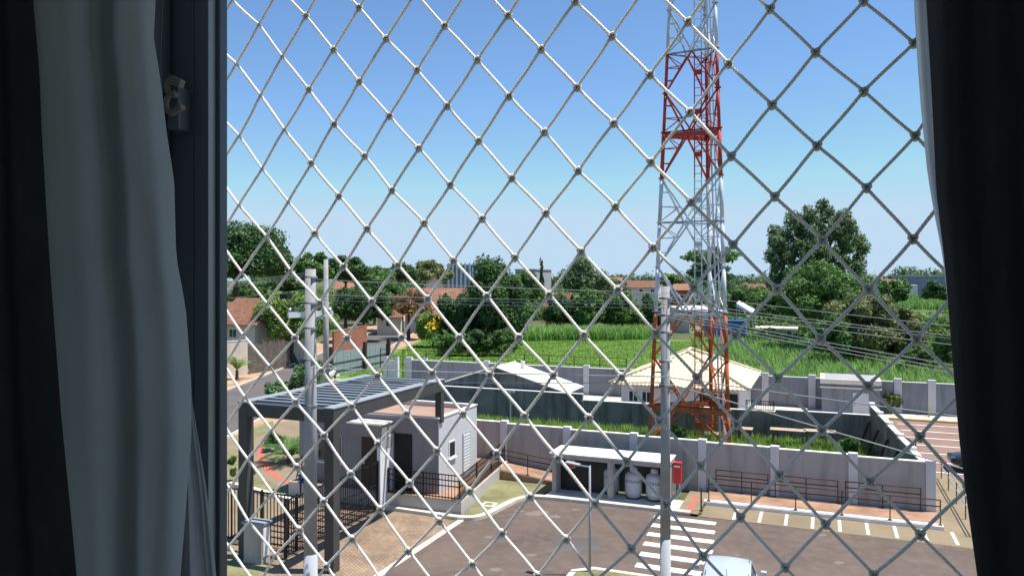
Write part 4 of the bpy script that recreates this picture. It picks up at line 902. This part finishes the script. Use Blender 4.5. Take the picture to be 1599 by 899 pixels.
# gable shed behind the stained wall
t = thing('gable_shed', 'grey gabled shed with bright white metal roof behind the stained wall', 'shed', (-20.5, 52, 0))
x0, x1, y0, y1 = ON(690, 598, 49.2).x, ON(872, 598, 49.2).x, 49.2, 52.4; xm = (x0 + x1) / 2 - .1; ze, zr = 2.1, 3.42
MB().box(x0, x1, y0, y1, -.02, ze).add([(x0, y0, ze), (x1, y0, ze), (xm, y0, zr - .05), (x0, y1, ze), (x1, y1, ze), (xm, y1, zr - .05)], [(0, 1, 2), (3, 5, 4)]).build('wall', 'wall_dark', t)
for s in (0, 1):
    xe = x0 - .5 if s == 0 else x1 + .7; zz = ze - .16; r = MB(); corrugated(r, (xe, y0 - .1, zz), (xe, y1 + .4, zz), (xm, y1 + .4, zr + .03), (xm, y0 - .1, zr + .03), 18, .02)
    ro = r.build('roof', 'roof_white', t); q = ro.modifiers.new('thick', 'SOLIDIFY'); q.thickness = .08; q.offset = -1
MB().box(xm + .9, xm + 1.15, 51.4, 51.6, 2.9, 3.7).build('chimney', 'coping', t)
# hip-roof house with cream tiles
hx0, hx1, hy0, hy1, hz = -13.5, -4.3, 51.0, 61.0, 2.5
t = thing('hip_roof_house', 'small house with ribbed cream tile hip roof behind the lattice tower', 'house', (-8.9, 56, 0))
MB().box(hx0 + .7, hx1 - .7, hy0 + .7, hy1 - .7, -.02, hz).build('wall', 'wall_light', t)
xm = (hx0 + hx1) / 2; ra, rb = (xm, hy0 + 4.4, 4.4), (xm, hy1 - 4.2, 4.5)
def hip_face(a, c, d_, e, n):
    r = MB(); corrugated(r, a, c, d_, e, n, .035); ro = r.build('roof', 'roof_cream', t); q = ro.modifiers.new('thick', 'SOLIDIFY'); q.thickness = .06; q.offset = -1
def tri_face(a, c, apex, n, inward):     # ribs parallel, cut by the hips
    a, c, apex = Vector(a), Vector(c), Vector(apex); r = MB(); m = n * 4; vs = []
    mid = (a + c) / 2; upv = apex - mid; nrm = (c - a).cross(upv).normalized(); nrm = nrm if nrm.z > 0 else -nrm
    for i in range(m + 1):
        s = i / m; k = 1 - abs(2 * s - 1); o = nrm * .035 * math.sin(s * n * 2 * math.pi); p0 = lerp(a, c, s); vs += [p0 + o, p0 + upv * k + o]
    r.add(vs, [(2 * i, 2 * i + 2, 2 * i + 3, 2 * i + 1) for i in range(m)]); ro = r.build('roof', 'roof_cream', t); q = ro.modifiers.new('thick', 'SOLIDIFY'); q.thickness = .06; q.offset = -1
def side_face(a, c, e0, e1, n):
    a, c, e0, e1 = map(Vector, (a, c, e0, e1)); r = MB(); m = n * 4; vs = []; L = (c - a).length; run = abs(e0.y - a.y)
    upv = Vector((e0.x - a.x, 0, e0.z - a.z)); nrm = (c - a).cross(upv).normalized(); nrm = nrm if nrm.z > 0 else -nrm
    for i in range(m + 1):
        s = i / m; yy = s * L; k = min(1, yy / run, (L - yy) / run); o = nrm * .035 * math.sin(s * n * 2 * math.pi); p0 = lerp(a, c, s); vs += [p0 + o, p0 + upv * k + o]
    r.add(vs, [(2 * i, 2 * i + 2, 2 * i + 3, 2 * i + 1) for i in range(m)]); ro = r.build('roof', 'roof_cream', t); q = ro.modifiers.new('thick', 'SOLIDIFY'); q.thickness = .06; q.offset = -1
tri_face((hx0, hy0, hz), (hx1, hy0, hz), ra, 34, 1); tri_face((hx1, hy1, hz), (hx0, hy1, hz), rb, 34, 1)
side_face((hx0, hy0, hz), (hx0, hy1, hz), ra, rb, 36); side_face((hx1, hy0, hz), (hx1, hy1, hz), ra, rb, 36)
for a, c in (((hx0, hy0, hz), ra), ((hx1, hy0, hz), ra), ((hx0, hy1, hz), rb), ((hx1, hy1, hz), rb), (ra, rb)):
    MB().tube([Vector(a) + Vector((0, 0, .06)), Vector(c) + Vector((0, 0, .06))], .09, 8).build('ridge_tile', 'roof_cream', t, smooth=True)
for x in (-12.3, -11.4): window(t, x, x + .7, hy0 + .7, 1.2, 2.0)
window(t, -7.6, -6.0, hy0 + .7, 1.0, 2.1)
MB().box(-5.9, -5.1, hy0 + .65, hy0 + .7, 0, 2.1).build('door', 'dark_opening', t)
# flat annex against the compound wall
t = thing('flat_annex', 'flat-roofed blue-grey annex with cream parapet bands and pale door', 'building', (0.5, 59, 0))
ax0, ax1, ay0 = ON(1283, 640, 58.0).x, ON(1374, 640, 58.0).x, 58.0
MB().box(ax0, ax1, ay0, 61.38, -.02, 2.3).build('wall', 'wall_blue', t)
for z0, z1, o in ((2.0, 2.1, .12), (2.3, 2.62, .1)): MB().box(ax0 - o, ax1 + o, ay0 - o, ay0 - .002 if z0 < 2.2 else 61.38, z0, z1).build('parapet_band', 'cream', t)
MB().box(ax0 + .2, ax1 - .2, ay0 + .2, 61.2, 2.62, 2.64).build('roof', 'house_grey', t)
d = MB().box(ax0 + 2.0, ax0 + 3.0, ay0 - .04, ay0, .02, 1.75).build('door', 'wall_light', t); MB().box(ax0 + 2.08, ax0 + 2.14, ay0 - .07, ay0 - .04, .8, .95).build('handle', 'galv', d)
bar_fence('wall_top_fence', 'short black bar fence standing on the stained wall by the annex', [(-4.3, 48.6, 1.68), (-2.7, 48.6, 1.68)], 1.68, .55, gap=.13, post=1.6, cat='fence')
bar_fence('step_railing', 'dark bar railing behind the white-capped stepped wall', [(3.3, 47.6, 0), (4.3, 43.0, 0)], 0, 1.4, gap=.16, post=2.3, cat='railing')
# plank tables in the lot
def plank_table(label, x, y, L, z):
    t = thing('plank_table', label, 'table', (x, y, 0), 'plank tables in the tower lot')
    for k in range(3): MB().box(x - L / 2, x + L / 2, y - .4 + k * .27, y - .4 + k * .27 + .25, z, z + .04).build('plank', 'wood', t)
    for sx in (-1, 1):
        for sy in (-.3, .3): MB().box(x + sx * (L / 2 - .15) - .04, x + sx * (L / 2 - .15) + .04, y + sy - .04, y + sy + .04, -.02, z).build('leg', 'old_wood', t)
for (u, v, L, z, l) in ((1163, 669, .9, .8, 'small plank table just right of the tower footing'), (1230, 671, 1.9, .95, 'long plank table in the grass, left one of the pair'), (1280, 673, 1.7, .95, 'long plank table in the grass nearest the stepped wall')):
    q = G(u, v, z); plank_table(l, q.x, q.y, L, z)
# ------------------------------------------------------------------ cars
def car(name, label, loc, rot, paint, L=4.0, W=1.72, H=1.5):
    c = thing(name, label, 'car', loc); c.rotation_euler = (0, 0, rot); o0 = Vector(loc)
    def mk(nm, mb, m, par=None, sm=False, sub=0, bev=0):
        me = bpy.data.meshes.new(nm); me.from_pydata(mb.v, [], mb.f); me.update()
        if sm: me.polygons.foreach_set('use_smooth', [True] * len(me.polygons))
        o = link(nm, me, m, par or c)
        if sub: s = o.modifiers.new('s', 'SUBSURF'); s.levels = sub; s.render_levels = sub
        if bev: s = o.modifiers.new('b', 'BEVEL'); s.width = bev; s.segments = 3
        return o
    hl = L / 2; hw = W / 2
    st = [(-hl, .42, .78, .8), (-hl + .12, .26, .92, .93), (-hl + .9, .2, .98, 1), (-.3, .18, .97, 1), (hl - 1.25, .2, .95, .99), (hl - .5, .24, .86, .95), (hl - .06, .34, .72, .84), (hl, .42, .62, .74)]
    b = MB(); ns = 8
    for x, zb, zt, wf in st:
        w_ = hw * wf
        b.v += [(x, -w_ * .86, zb), (x, -w_, zb + .14), (x, -w_, lerp(zb, zt, .6)), (x, -w_ * .9, zt), (x, w_ * .9, zt), (x, w_, lerp(zb, zt, .6)), (x, w_, zb + .14), (x, w_ * .86, zb)]
    b.f = [(i * ns + k, i * ns + (k + 1) % ns, (i + 1) * ns + (k + 1) % ns, (i + 1) * ns + k) for i in range(len(st) - 1) for k in range(ns)] + [tuple(range(ns - 1, -1, -1)), tuple((len(st) - 1) * ns + k for k in range(ns))]
    mk('body', b, paint, sm=True, sub=2)
    gl = [(-hl + .18, .9, .82, .0), (-hl + .55, H - .06, .69, 1), (-hl + 1.0, H, .69, 1), (.0, H - .02, .7, 1), (.35, H - .08, .69, 1), (hl - 1.12, .93, .82, 0)]
    b = MB()
    for x, z, wf, _ in gl: b.v += [(x, -hw * .88, .92), (x, -hw * wf, z), (x, 0, z + (.035 if z > 1.2 else 0)), (x, hw * wf, z), (x, hw * .88, .92)]
    b.f = [(i * 5 + k, i * 5 + k + 1, (i + 1) * 5 + k + 1, (i + 1) * 5 + k) for i in range(5) for k in range(4)] + [(0, 4, 3, 2, 1), (25, 26, 27, 28, 29)]
    cab = mk('cabin', b, 'glass_teal', bev=.03)
    b = MB(); rr = [(-hl + .5, H - .055, .72), (-hl + 1.0, H + .012, .71), (-.1, H, .715), (.4, H - .075, .7)]
    for x, z, wf in rr: b.v += [(x, -hw * wf, z - .03), (x, -hw * wf * .93, z + .012), (x, 0, z + .045), (x, hw * wf * .93, z + .012), (x, hw * wf, z - .03)]
    b.f = [(i * 5 + k, i * 5 + k + 1, (i + 1) * 5 + k + 1, (i + 1) * 5 + k) for i in range(3) for k in range(4)]
    ro = mk('roof', b, paint, sm=True, sub=2); q = ro.modifiers.new('t', 'SOLIDIFY'); q.thickness = .03
    for s in (-1, 1):
        p_ = MB(); p_.bar((-hl + .2, s * hw * .84, .94), (-hl + .56, s * hw * .705, H - .07), .07, .05); p_.bar((.38, s * hw * .705, H - .09), (hl - 1.14, s * hw * .845, .95), .06, .05); p_.bar((-.45, s * hw * .9, .94), (-.5, s * hw * .715, H - .05), .07, .04)
        mk('pillar', p_, paint); g_ = MB(); g_.bar((-hl + .7, s * hw * .66, H + .02), (.2, s * hw * .66, H - .01), .02); mk('roof_rail', g_, 'steel_dark')
        m_ = MB(); m_.box(hl - 1.35, hl - 1.2, s * (hw + .1) - .09, s * (hw + .1) + .09, .92, 1.05); mk('mirror', m_, paint, bev=.03)
        h_ = MB(); h_.box(hl - .25, hl - .06, s * hw * .62 - .16, s * hw * .62 + .16, .58, .72); mk('headlight', h_, 'glass_dark', bev=.03)
        t_ = MB(); t_.box(-hl + .0, -hl + .14, s * hw * .72 - .1, s * hw * .72 + .1, .62, .9); mk('tail_light', t_, 'lamp_red', bev=.03)
        for x in (-hl + .78, hl - .8):
            prof = [(.0, -.09), (.2, -.1), (.29, -.1), (.31, -.06), (.31, .06), (.29, .1), (.2, .1), (.0, .09)]
            wv = MB(); wv.lathe(prof[1:-1], (0, 0, 0), 20); wv.v = [(x + a, s * (hw - .1) + z, .31 + b_) for a, b_, z in wv.v]; wh = mk('wheel', wv, 'tyre')
            rv = MB(); rv.lathe([(.05, -.108), (.19, -.104), (.19, .104), (.05, .108)], (0, 0, 0), 14); rv.v = [(x + a, s * (hw - .1) + z, .31 + b_) for a, b_, z in rv.v]; mk('rim', rv, 'rim', wh)
    a_ = MB(); a_.tube([(-hl + .75, 0, H + .04), (-hl + .6, 0, H + .25)], .008, 5); mk('antenna', a_, 'steel_dark')
    return c
q = G(1137, 868, 1.5)
car('silver_car', 'silver hatchback parked beside the zebra crossing', (q.x + .05, q.y - .35, 0.0), R(94), 'car_silver')
q = G(1512, 738); car('black_car', 'black car parked in the red-paved bays', (q.x + 1.2, q.y + .6, 0.01), R(182), 'car_black')
q = G(478, 601); car('street_car', 'pale car parked on the street behind the oleander hedge', (q.x - .6, q.y + 3.5, 0.01), R(112), 'car_white')
q = G(1243, 537); car('field_car', 'white car beside the low flat grey building', (q.x, q.y, 0.0), R(0), 'car_white')
# ------------------------------------------------------------------ person by the gate
pp = G(473, 775); pt = thing('person', 'person in teal shirt and blue trousers standing behind the near utility pole', 'person', (pp.x, pp.y, 0))
def skin_fig(name, verts, edges, rad, m, root=0):
    me = bpy.data.meshes.new(name); me.from_pydata(verts, edges, []); me.update(); o = link(name, me, m, pt)
    s = o.modifiers.new('skin', 'SKIN'); s.use_smooth_shade = True
    for v, r in zip(me.skin_vertices[0].data, rad): v.radius = (r, r * .8)
    me.skin_vertices[0].data[root].use_root = True; q = o.modifiers.new('sub', 'SUBSURF'); q.levels = 1; q.render_levels = 1; return o
bv = [(0, 0, .95), (0, 0, 1.15), (0, 0, 1.38), (0, 0, 1.5), (0, -.01, 1.6), (0, -.01, 1.7), (.1, 0, .9), (.11, .02, .5), (.12, 0, .1), (.12, -.14, .04), (-.1, 0, .9), (-.11, .02, .5), (-.12, .03, .1), (-.12, -.11, .04),
      (.19, 0, 1.42), (.25, .02, 1.13), (.27, -.08, .88), (.28, -.1, .8), (-.19, 0, 1.42), (-.25, .02, 1.13), (-.26, -.1, .9), (-.26, -.13, .82)]
be = [(0, 1), (1, 2), (2, 3), (3, 4), (4, 5), (0, 6), (6, 7), (7, 8), (8, 9), (0, 10), (10, 11), (11, 12), (12, 13), (2, 14), (14, 15), (15, 16), (16, 17), (2, 18), (18, 19), (19, 20), (20, 21)]
br_ = [.14, .13, .15, .06, .095, .08, .085, .06, .045, .035, .085, .06, .045, .035, .06, .045, .035, .03, .06, .045, .035, .03]
skin_fig('body', bv, be, br_, 'skin')
skin_fig('shirt', [bv[0], bv[1], bv[2], (0, 0, 1.44), bv[14], lerp(Vector(bv[14]), Vector(bv[15]), .7), bv[18], lerp(Vector(bv[18]), Vector(bv[19]), .7)], [(0, 1), (1, 2), (2, 3), (2, 4), (4, 5), (2, 6), (6, 7)], [.165, .155, .175, .09, .08, .065, .08, .065], 'teal_cloth', 1)
skin_fig('trousers', [(0, 0, .96), (.1, 0, .88), (.11, .02, .5), (.12, .01, .1), (-.1, 0, .88), (-.11, .02, .5), (-.12, .03, .1)], [(0, 1), (1, 2), (2, 3), (0, 4), (4, 5), (5, 6)], [.16, .105, .085, .07, .105, .085, .07], 'jeans')
MB().lathe([(.02, -.02), (.085, 0), (.1, .05), (.095, .1), (.06, .14), (.01, .155)], (pp.x, pp.y + .015, 1.66), 14).build('hair', 'hair', pt, smooth=True)
# ------------------------------------------------------------------ the apartment block the photo is taken from
NY = 0.68                                             # net plane
bld = thing('apartment_building', 'outer wall of the apartment block round the open window', 'building', (0, .6, 0))
WX0, WX1, WZ0, WZ1 = -.70, 1.0, 8.85, 10.3
for q in ((-6, WX0, .48, .665, -.02, 14), (WX1, 6, .48, .665, -.02, 14), (WX0, WX1, .48, .665, -.02, WZ0), (WX0, WX1, .48, .665, WZ1, 14)):
    MB().box(*q).build('wall', 'room_paint', bld)
MB().box(.55, 4.5, .666, 2.4, 11.45, 11.6).build('shade_slab', 'concrete', bld)  # unseen slab added above the window to shade the net's right side
RB = -1.7                                             # room behind the camera: unseen opening added opposite the window for extra skylight
for q in ((-2.2, -.9, RB - .1, RB, 8.2, 11.0), (.9, 2.2, RB - .1, RB, 8.2, 11.0), (-.9, .9, RB - .1, RB, 10.4, 11.0)):
    MB().box(*q).build('room_wall', 'room_paint', bld)
for x in (-2.3, 2.2): MB().box(x, x + .1, RB - .1, .479, 8.2, 11.0).build('room_wall', 'room_paint', bld)
MB().box(-2.3, 2.3, RB - .1, .479, 8.1, 8.2).build('room_floor', 'wood', bld); MB().box(-2.3, 2.3, RB - .1, .479, 11.0, 11.1).build('room_ceiling', 'room_paint', bld)
# window frame: left jamb profile, head, sill
wf = thing('window_frame', 'dark grey aluminium sliding window frame at the left of the view', 'window frame', (-.5, .55, 8.9))
fx = lambda u, y: ON(u, 450, y).x
MB().box(WX0 + .002, fx(331, .503), .500, .503, WZ0 + .031, WZ1 - .031).build('jamb', 'alu', wf)
MB().box(fx(300, .5), fx(303, .5), .4985, .4999, WZ0 + .031, WZ1 - .031).build('track_ridge', 'alu', wf)
MB().box(fx(331, .503) + .0005, fx(337, .506), .4975, .506, WZ0 + .031, WZ1 - .031).build('track_ridge', 'alu_light', wf, bevel=.001)
MB().box(fx(325, .506), fx(355.5, .516), .5065, .516, WZ0 + .031, WZ1 - .031).build('outer_lip', 'alu_mid', wf, bevel=.001)
MB().box(WX0 - .03, fx(268, .498), .468, .498, WZ0, WZ1).build('trim', 'alu', wf, bevel=.002)
MB().box(WX0 + .002, WX1 - .002, .5, .56, WZ0 + .001, WZ0 + .03).build('sill_rail', 'alu', wf); MB().box(WX0 + .002, WX1 - .002, .5, .56, WZ1 - .03, WZ1 - .001).build('head_rail', 'alu', wf)
# white plastic latch on the jamb
lt = thing('window_latch', 'small white plastic catch with hooks on the window jamb', 'latch', tuple(ON(275, 165, .497)))
c0 = ON(283, 158, .488)
MB().box(c0.x - .012, c0.x + .001, c0.y - .004, .4995, c0.z - .024, c0.z + .012).build('plate', 'alu', lt, bevel=.002)
for dz, r in ((.010, .0062), (-.004, .0075)):
    pts = [(c0.x + r * math.cos(a) * 1.0, c0.y - .009, c0.z + dz + r * math.sin(a)) for a in [R(x) for x in range(60, 301, 20)]]
    MB().tube(pts, .0026, 8).build('hook', 'plastic', lt, smooth=True)
MB().bar((c0.x - .002, c0.y - .01, c0.z - .0125), (c0.x + .014, c0.y - .012, c0.z - .0085), .005, .0045).build('lever', 'plastic', lt, bevel=.001)
MB().bar((c0.x - .004, c0.y - .008, c0.z + .0165), (c0.x + .009, c0.y - .008, c0.z + .011), .006, .007).build('tab', 'plastic', lt, bevel=.001)
# curtains: folded cloth hanging in front of the window wall
def curtain(name, label, left, right, y0, m, folds, amp, seed, nu=60, hem=None):
    rng = np.random.default_rng(seed); V = []; vs = np.linspace(-420, 1320, 70); ph = rng.random(4) * 6
    li = lambda v, t: np.interp(v, [q[1] for q in t], [q[0] for q in t])
    ref = ON(li(450, left), 450, y0)
    for v in vs:
        a, c = li(v, left), li(v, right)
        for k in range(nu):
            s = k / (nu - 1); u = a + (c - a) * s
            yy = y0 + amp * (math.sin(s * folds * 2 * math.pi + ph[0] + .0007 * v) + .45 * math.sin(s * folds * 4.3 * math.pi + ph[1] + .002 * v)) + .004 * math.sin(v * .006 + ph[2])
            V.append(ON(u, v, yy))
    F = [(i * nu + k, i * nu + k + 1, (i + 1) * nu + k + 1, (i + 1) * nu + k) for i in range(len(vs) - 1) for k in range(nu - 1)]
    b = MB(); b.add(V, F); o = b.build(name, m, None, org=tuple(ref), smooth=True); tag(o, label, 'curtain')
    return o
Lh = [(50, -420), (52, 0), (62, 120), (65, 200), (77, 400), (95, 640), (120, 899), (150, 1320)]
Lr = [(238, -420), (243, 0), (240, 60), (250, 120), (262, 220), (272, 280), (275, 400), (290, 480), (299, 600), (299, 680), (282, 899), (262, 1320)]
curtain('sheer_curtain', 'pale grey sheer curtain hanging in soft folds beside the window frame', Lh, Lr, .415, 'sheer', 1.45, .008, 3)
curtain('curtain_tail', 'loose lower tail of the sheer curtain flaring against the frame', [(270, -420), (250, 100), (262, 300), (278, 450), (285, 600), (285, 899), (285, 1320)],
        [(271, -420), (251, 100), (263, 300), (282, 450), (299, 620), (322, 760), (338, 899), (370, 1320)], .442, 'sheer', 1.4, .004, 9, 24)
curtain('blackout_curtain', 'black blackout curtain left of the sheer curtain', [(-300, -420), (-300, 1320)], [(75, -420), (80, 0), (105, 400), (125, 640), (155, 899), (180, 1320)], .445, 'blackout', 3.0, .008, 5)
Rl = [(1440, -420), (1446, 0), (1455, 150), (1462, 300), (1474, 400), (1484, 520), (1497, 680), (1512, 800), (1526, 899), (1580, 1320)]
curtain('blackout_curtain', 'black blackout curtain covering the right side of the window', Rl, [(2150, -420), (2150, 1320)], .40, 'blackout', 4.0, .012, 6)
curtain('sheer_edge', 'bluish sheer curtain edge showing beside the right blackout curtain', [(1422, -420), (1427, 0), (1432, 90), (1438, 170), (1448, 270), (1458, 330), (1472, 400), (1486, 530), (1500, 700), (1530, 899), (1590, 1320)],
        [(1500, -420), (1500, 0), (1520, 300), (1540, 600), (1580, 899), (1620, 1320)], .43, 'sheer_thin', 2.0, .004, 12, 30)
# ------------------------------------------------------------------ safety net: knots measured along the strands
K = {}
def seq(c, r, *pts):
    for i, q in enumerate(pts): K[(c + 2 * i, r)] = q
seq(-1, 1, (370, 100), (441, 88.3), (519.4, 77), (603.5, 61), (694.5, 40.7), (792.4, 23.4), (898.5, 3.3))
seq(0, 0, (404.3, 39), (478.7, 25.7), (559.5, 11.7))
seq(0, 2, (406.3, 148.8), (481.7, 139.3), (562.4, 127.7), (650.8, 109), (744.8, 93), (845.8, 77.4), (955, 56), (1074, 33.4), (1202.8, 15), (1348.6, 1.7))
seq(-1, 3, (372, 211.8), (444.7, 202.5), (522.7, 194), (606.8, 180.7), (698.5, 165.7), (795.4, 150.8), (900.5, 136), (1015, 116.8), (1137.4, 100), (1273.5, 81.7), (1427, 67.7))
seq(0, 4, (410, 263), (485.7, 254.5), (568, 243), (654.5, 231.7), (747, 219.8), (849, 205.8), (958.5, 192.8), (1077, 175), (1205.5, 163.5), (1348.6, 143.5))
seq(-1, 5, (374.7, 321), (449.7, 315), (529, 306), (613.5, 297), (702.6, 288), (799, 277.6), (903.5, 266.5), (1016, 252.5), (1141.7, 243.5), (1276, 228), (1429.3, 211.8))
seq(0, 6, (414.4, 368.4), (491.8, 364), (573.8, 356.7), (661, 347.7), (753.4, 341), (852.8, 332.4), (960.2, 321.7), (1079.3, 315), (1210, 306.7), (1353.6, 292.6))
seq(-1, 7, (376.7, 425), (455, 421.8), (535.8, 416), (620.2, 413.4), (709.3, 406.8), (804, 401.8), (906.8, 392.7), (1020, 386), (1144.4, 381.7), (1284.2, 375), (1425.3, 372.7))
seq(0, 8, (418, 473.5), (498, 472.5), (580.9, 470), (668.6, 465.8), (759.4, 461.8), (857.5, 459.5), (965.2, 451.8), (1082.7, 449), (1213.5, 450.8), (1356, 451.8))
seq(-1, 9, (380, 522.9), (459.4, 526.9), (542.8, 526.9), (627.6, 525.9), (716, 526.5), (810.8, 526), (911.8, 521.9), (1023.6, 520), (1148.4, 522.9), (1281.5, 527.5), (1431.3, 529.5))
seq(0, 10, (420.4, 571.9), (502.8, 577.9), (589.2, 586.2), (674.3, 581.9), (765.7, 584), (863.5, 585.2), (970.2, 587.6), (1088.7, 588.6), (1214.5, 590.2), (1355.4, 602.3))
seq(-1, 11, (382.4, 618.4), (462.4, 626.4), (547.5, 634), (635.2, 644.7), (723.5, 645), (818, 649), (919.5, 651.4), (1030.3, 657.4), (1150, 662.4), (1283.6, 670.8), (1436.2, 680.8))
seq(0, 12, (424, 671.4), (505, 679.7), (591.5, 691.7), (682.6, 703), (775, 707.4), (871.8, 713.4), (978.6, 719.8), (1094, 727), (1217.5, 739.9), (1358.7, 750.9))
seq(-1, 13, (385.7, 715.8), (463.4, 728.4), (548.8, 738.5), (639, 754), (733.2, 765.8), (828.4, 774), (928.5, 785.8), (1040.3, 787.5), (1156.8, 806), (1289.3, 818.3), (1437.2, 834.3))
seq(0, 14, (426.7, 769.8), (506, 781.8), (592.9, 794.8), (687, 812.5), (784.7, 830.9), (883.5, 841.5), (986.2, 855.2), (1098, 867), (1225.9, 886), (1364.4, 896))
seq(-1, 15, (390, 812.5), (466.8, 826.5), (549.2, 840.9), (638.6, 858.5), (737.2, 880), (838.5, 898))
seq(-2, 16, (358, 853), (429.4, 866.5), (509.5, 883))
XZ = {k: (ON(*q, NY).x, ON(*q, NY).z) for k, q in K.items()}
ks = np.array(list(XZ.keys()), float); xz = np.array(list(XZ.values()))
def basis(c, r): c = (np.asarray(c, float) - 9) / 9; r = (np.asarray(r, float) - 8) / 8; return np.stack([np.ones_like(c), c, r, c * c, c * r, r * r], -1)
cf, *_ = np.linalg.lstsq(basis(ks[:, 0], ks[:, 1]), xz, rcond=None)
KN = {}
for r_ in range(-3, 20):
    for c_ in range(-4, 24):
        if (r_ + c_) % 2 == 0:
            x, z = XZ.get((c_, r_), tuple((basis(c_, r_) @ cf).tolist()))
            KN[(c_, r_)] = Vector((x, NY + .0015 * math.sin(c_ * 2.1 + r_ * 1.3), z))
net = thing('safety_net', 'white twisted rope safety net of diamond mesh stretched across the window', 'safety net', (0, NY, 9.0))
def rope_mesh(pts, r=.00155, step=.0013, pitch=.0105, n=8):
    pts = np.array(pts); seg = np.linalg.norm(np.diff(pts, axis=0), axis=1); s = np.concatenate([[0], np.cumsum(seg)])
    m = max(4, int(s[-1] / step)); q = np.linspace(0, s[-1], m); C = np.stack([np.interp(q, s, pts[:, i]) for i in range(3)], 1)
    ker = np.ones(7) / 7                              # soften the corners at the knots
    for i in range(3): C[3:-3, i] = np.convolve(C[:, i], ker, 'valid')
    C[:, 0] += .0004 * np.sin(q * 90); C[:, 1] += .0005 * np.sin(q * 70 + 1)
    T = np.gradient(C, axis=0); T /= np.linalg.norm(T, axis=1)[:, None]; B = np.tile([0, 1.0, 0], (m, 1)); A = np.cross(T, B); A /= np.linalg.norm(A, axis=1)[:, None]; B = np.cross(A, T)
    th = np.arange(n) * 2 * np.pi / n; ph = q / pitch * 2 * np.pi
    rad = r * (1 + .11 * np.cos(3 * (th[None] - ph[:, None])))
    V = C[:, None] + A[:, None] * (rad * np.cos(th))[..., None] + B[:, None] * (rad * np.sin(th))[..., None]
    i = np.arange(m - 1)[:, None] * n; k = np.arange(n)[None]; k2 = (k + 1) % n
    F = np.stack([i + k, i + k2, i + n + k2, i + n + k], -1).reshape(-1, 4)
    return npmesh('strand', V.reshape(-1, 3) - np.array(ORG[net.name]), F, True)
for dd in range(-26, 28):
    for sign in (1, -1):
        pts = sorted([(k, v) for k, v in KN.items() if k[0] - sign * k[1] == dd + (10 if sign == -1 else 0)], key=lambda q: q[0][1])
        pts = [q[1] for q in pts if WX0 - .06 < q[1].x < .75 and 8.8 < q[1].z < 10.35]
        if len(pts) > 1: link('strand', rope_mesh(pts, r=.00143 * (.93 + .14 * random.random())), 'rope', net)
tt = np.linspace(0, 2 * np.pi, 60); tk = MB()
tk.tube([Vector((math.sin(t_) + 2 * math.sin(2 * t_), 1.15 * math.sin(3 * t_), 1.15 * (math.cos(t_) - 2 * math.cos(2 * t_)))) * .00098 for t_ in tt], .00155, 7, cap=False)
km = bpy.data.meshes.new('knot'); km.from_pydata(tk.v, [], tk.f); km.update(); km.polygons.foreach_set('use_smooth', [True] * len(km.polygons)); km.materials.append(MATS['knot_rope'])
rr = random.Random(2)
kk = [v for k, v in KN.items() if -.53 < v.x < .2 and 9.25 < v.z < 9.95]
copies('knot', km, None, net, kk, [(rr.uniform(-.25, .25), rr.uniform(0, 6.28), rr.uniform(-.25, .25)) for _ in kk])
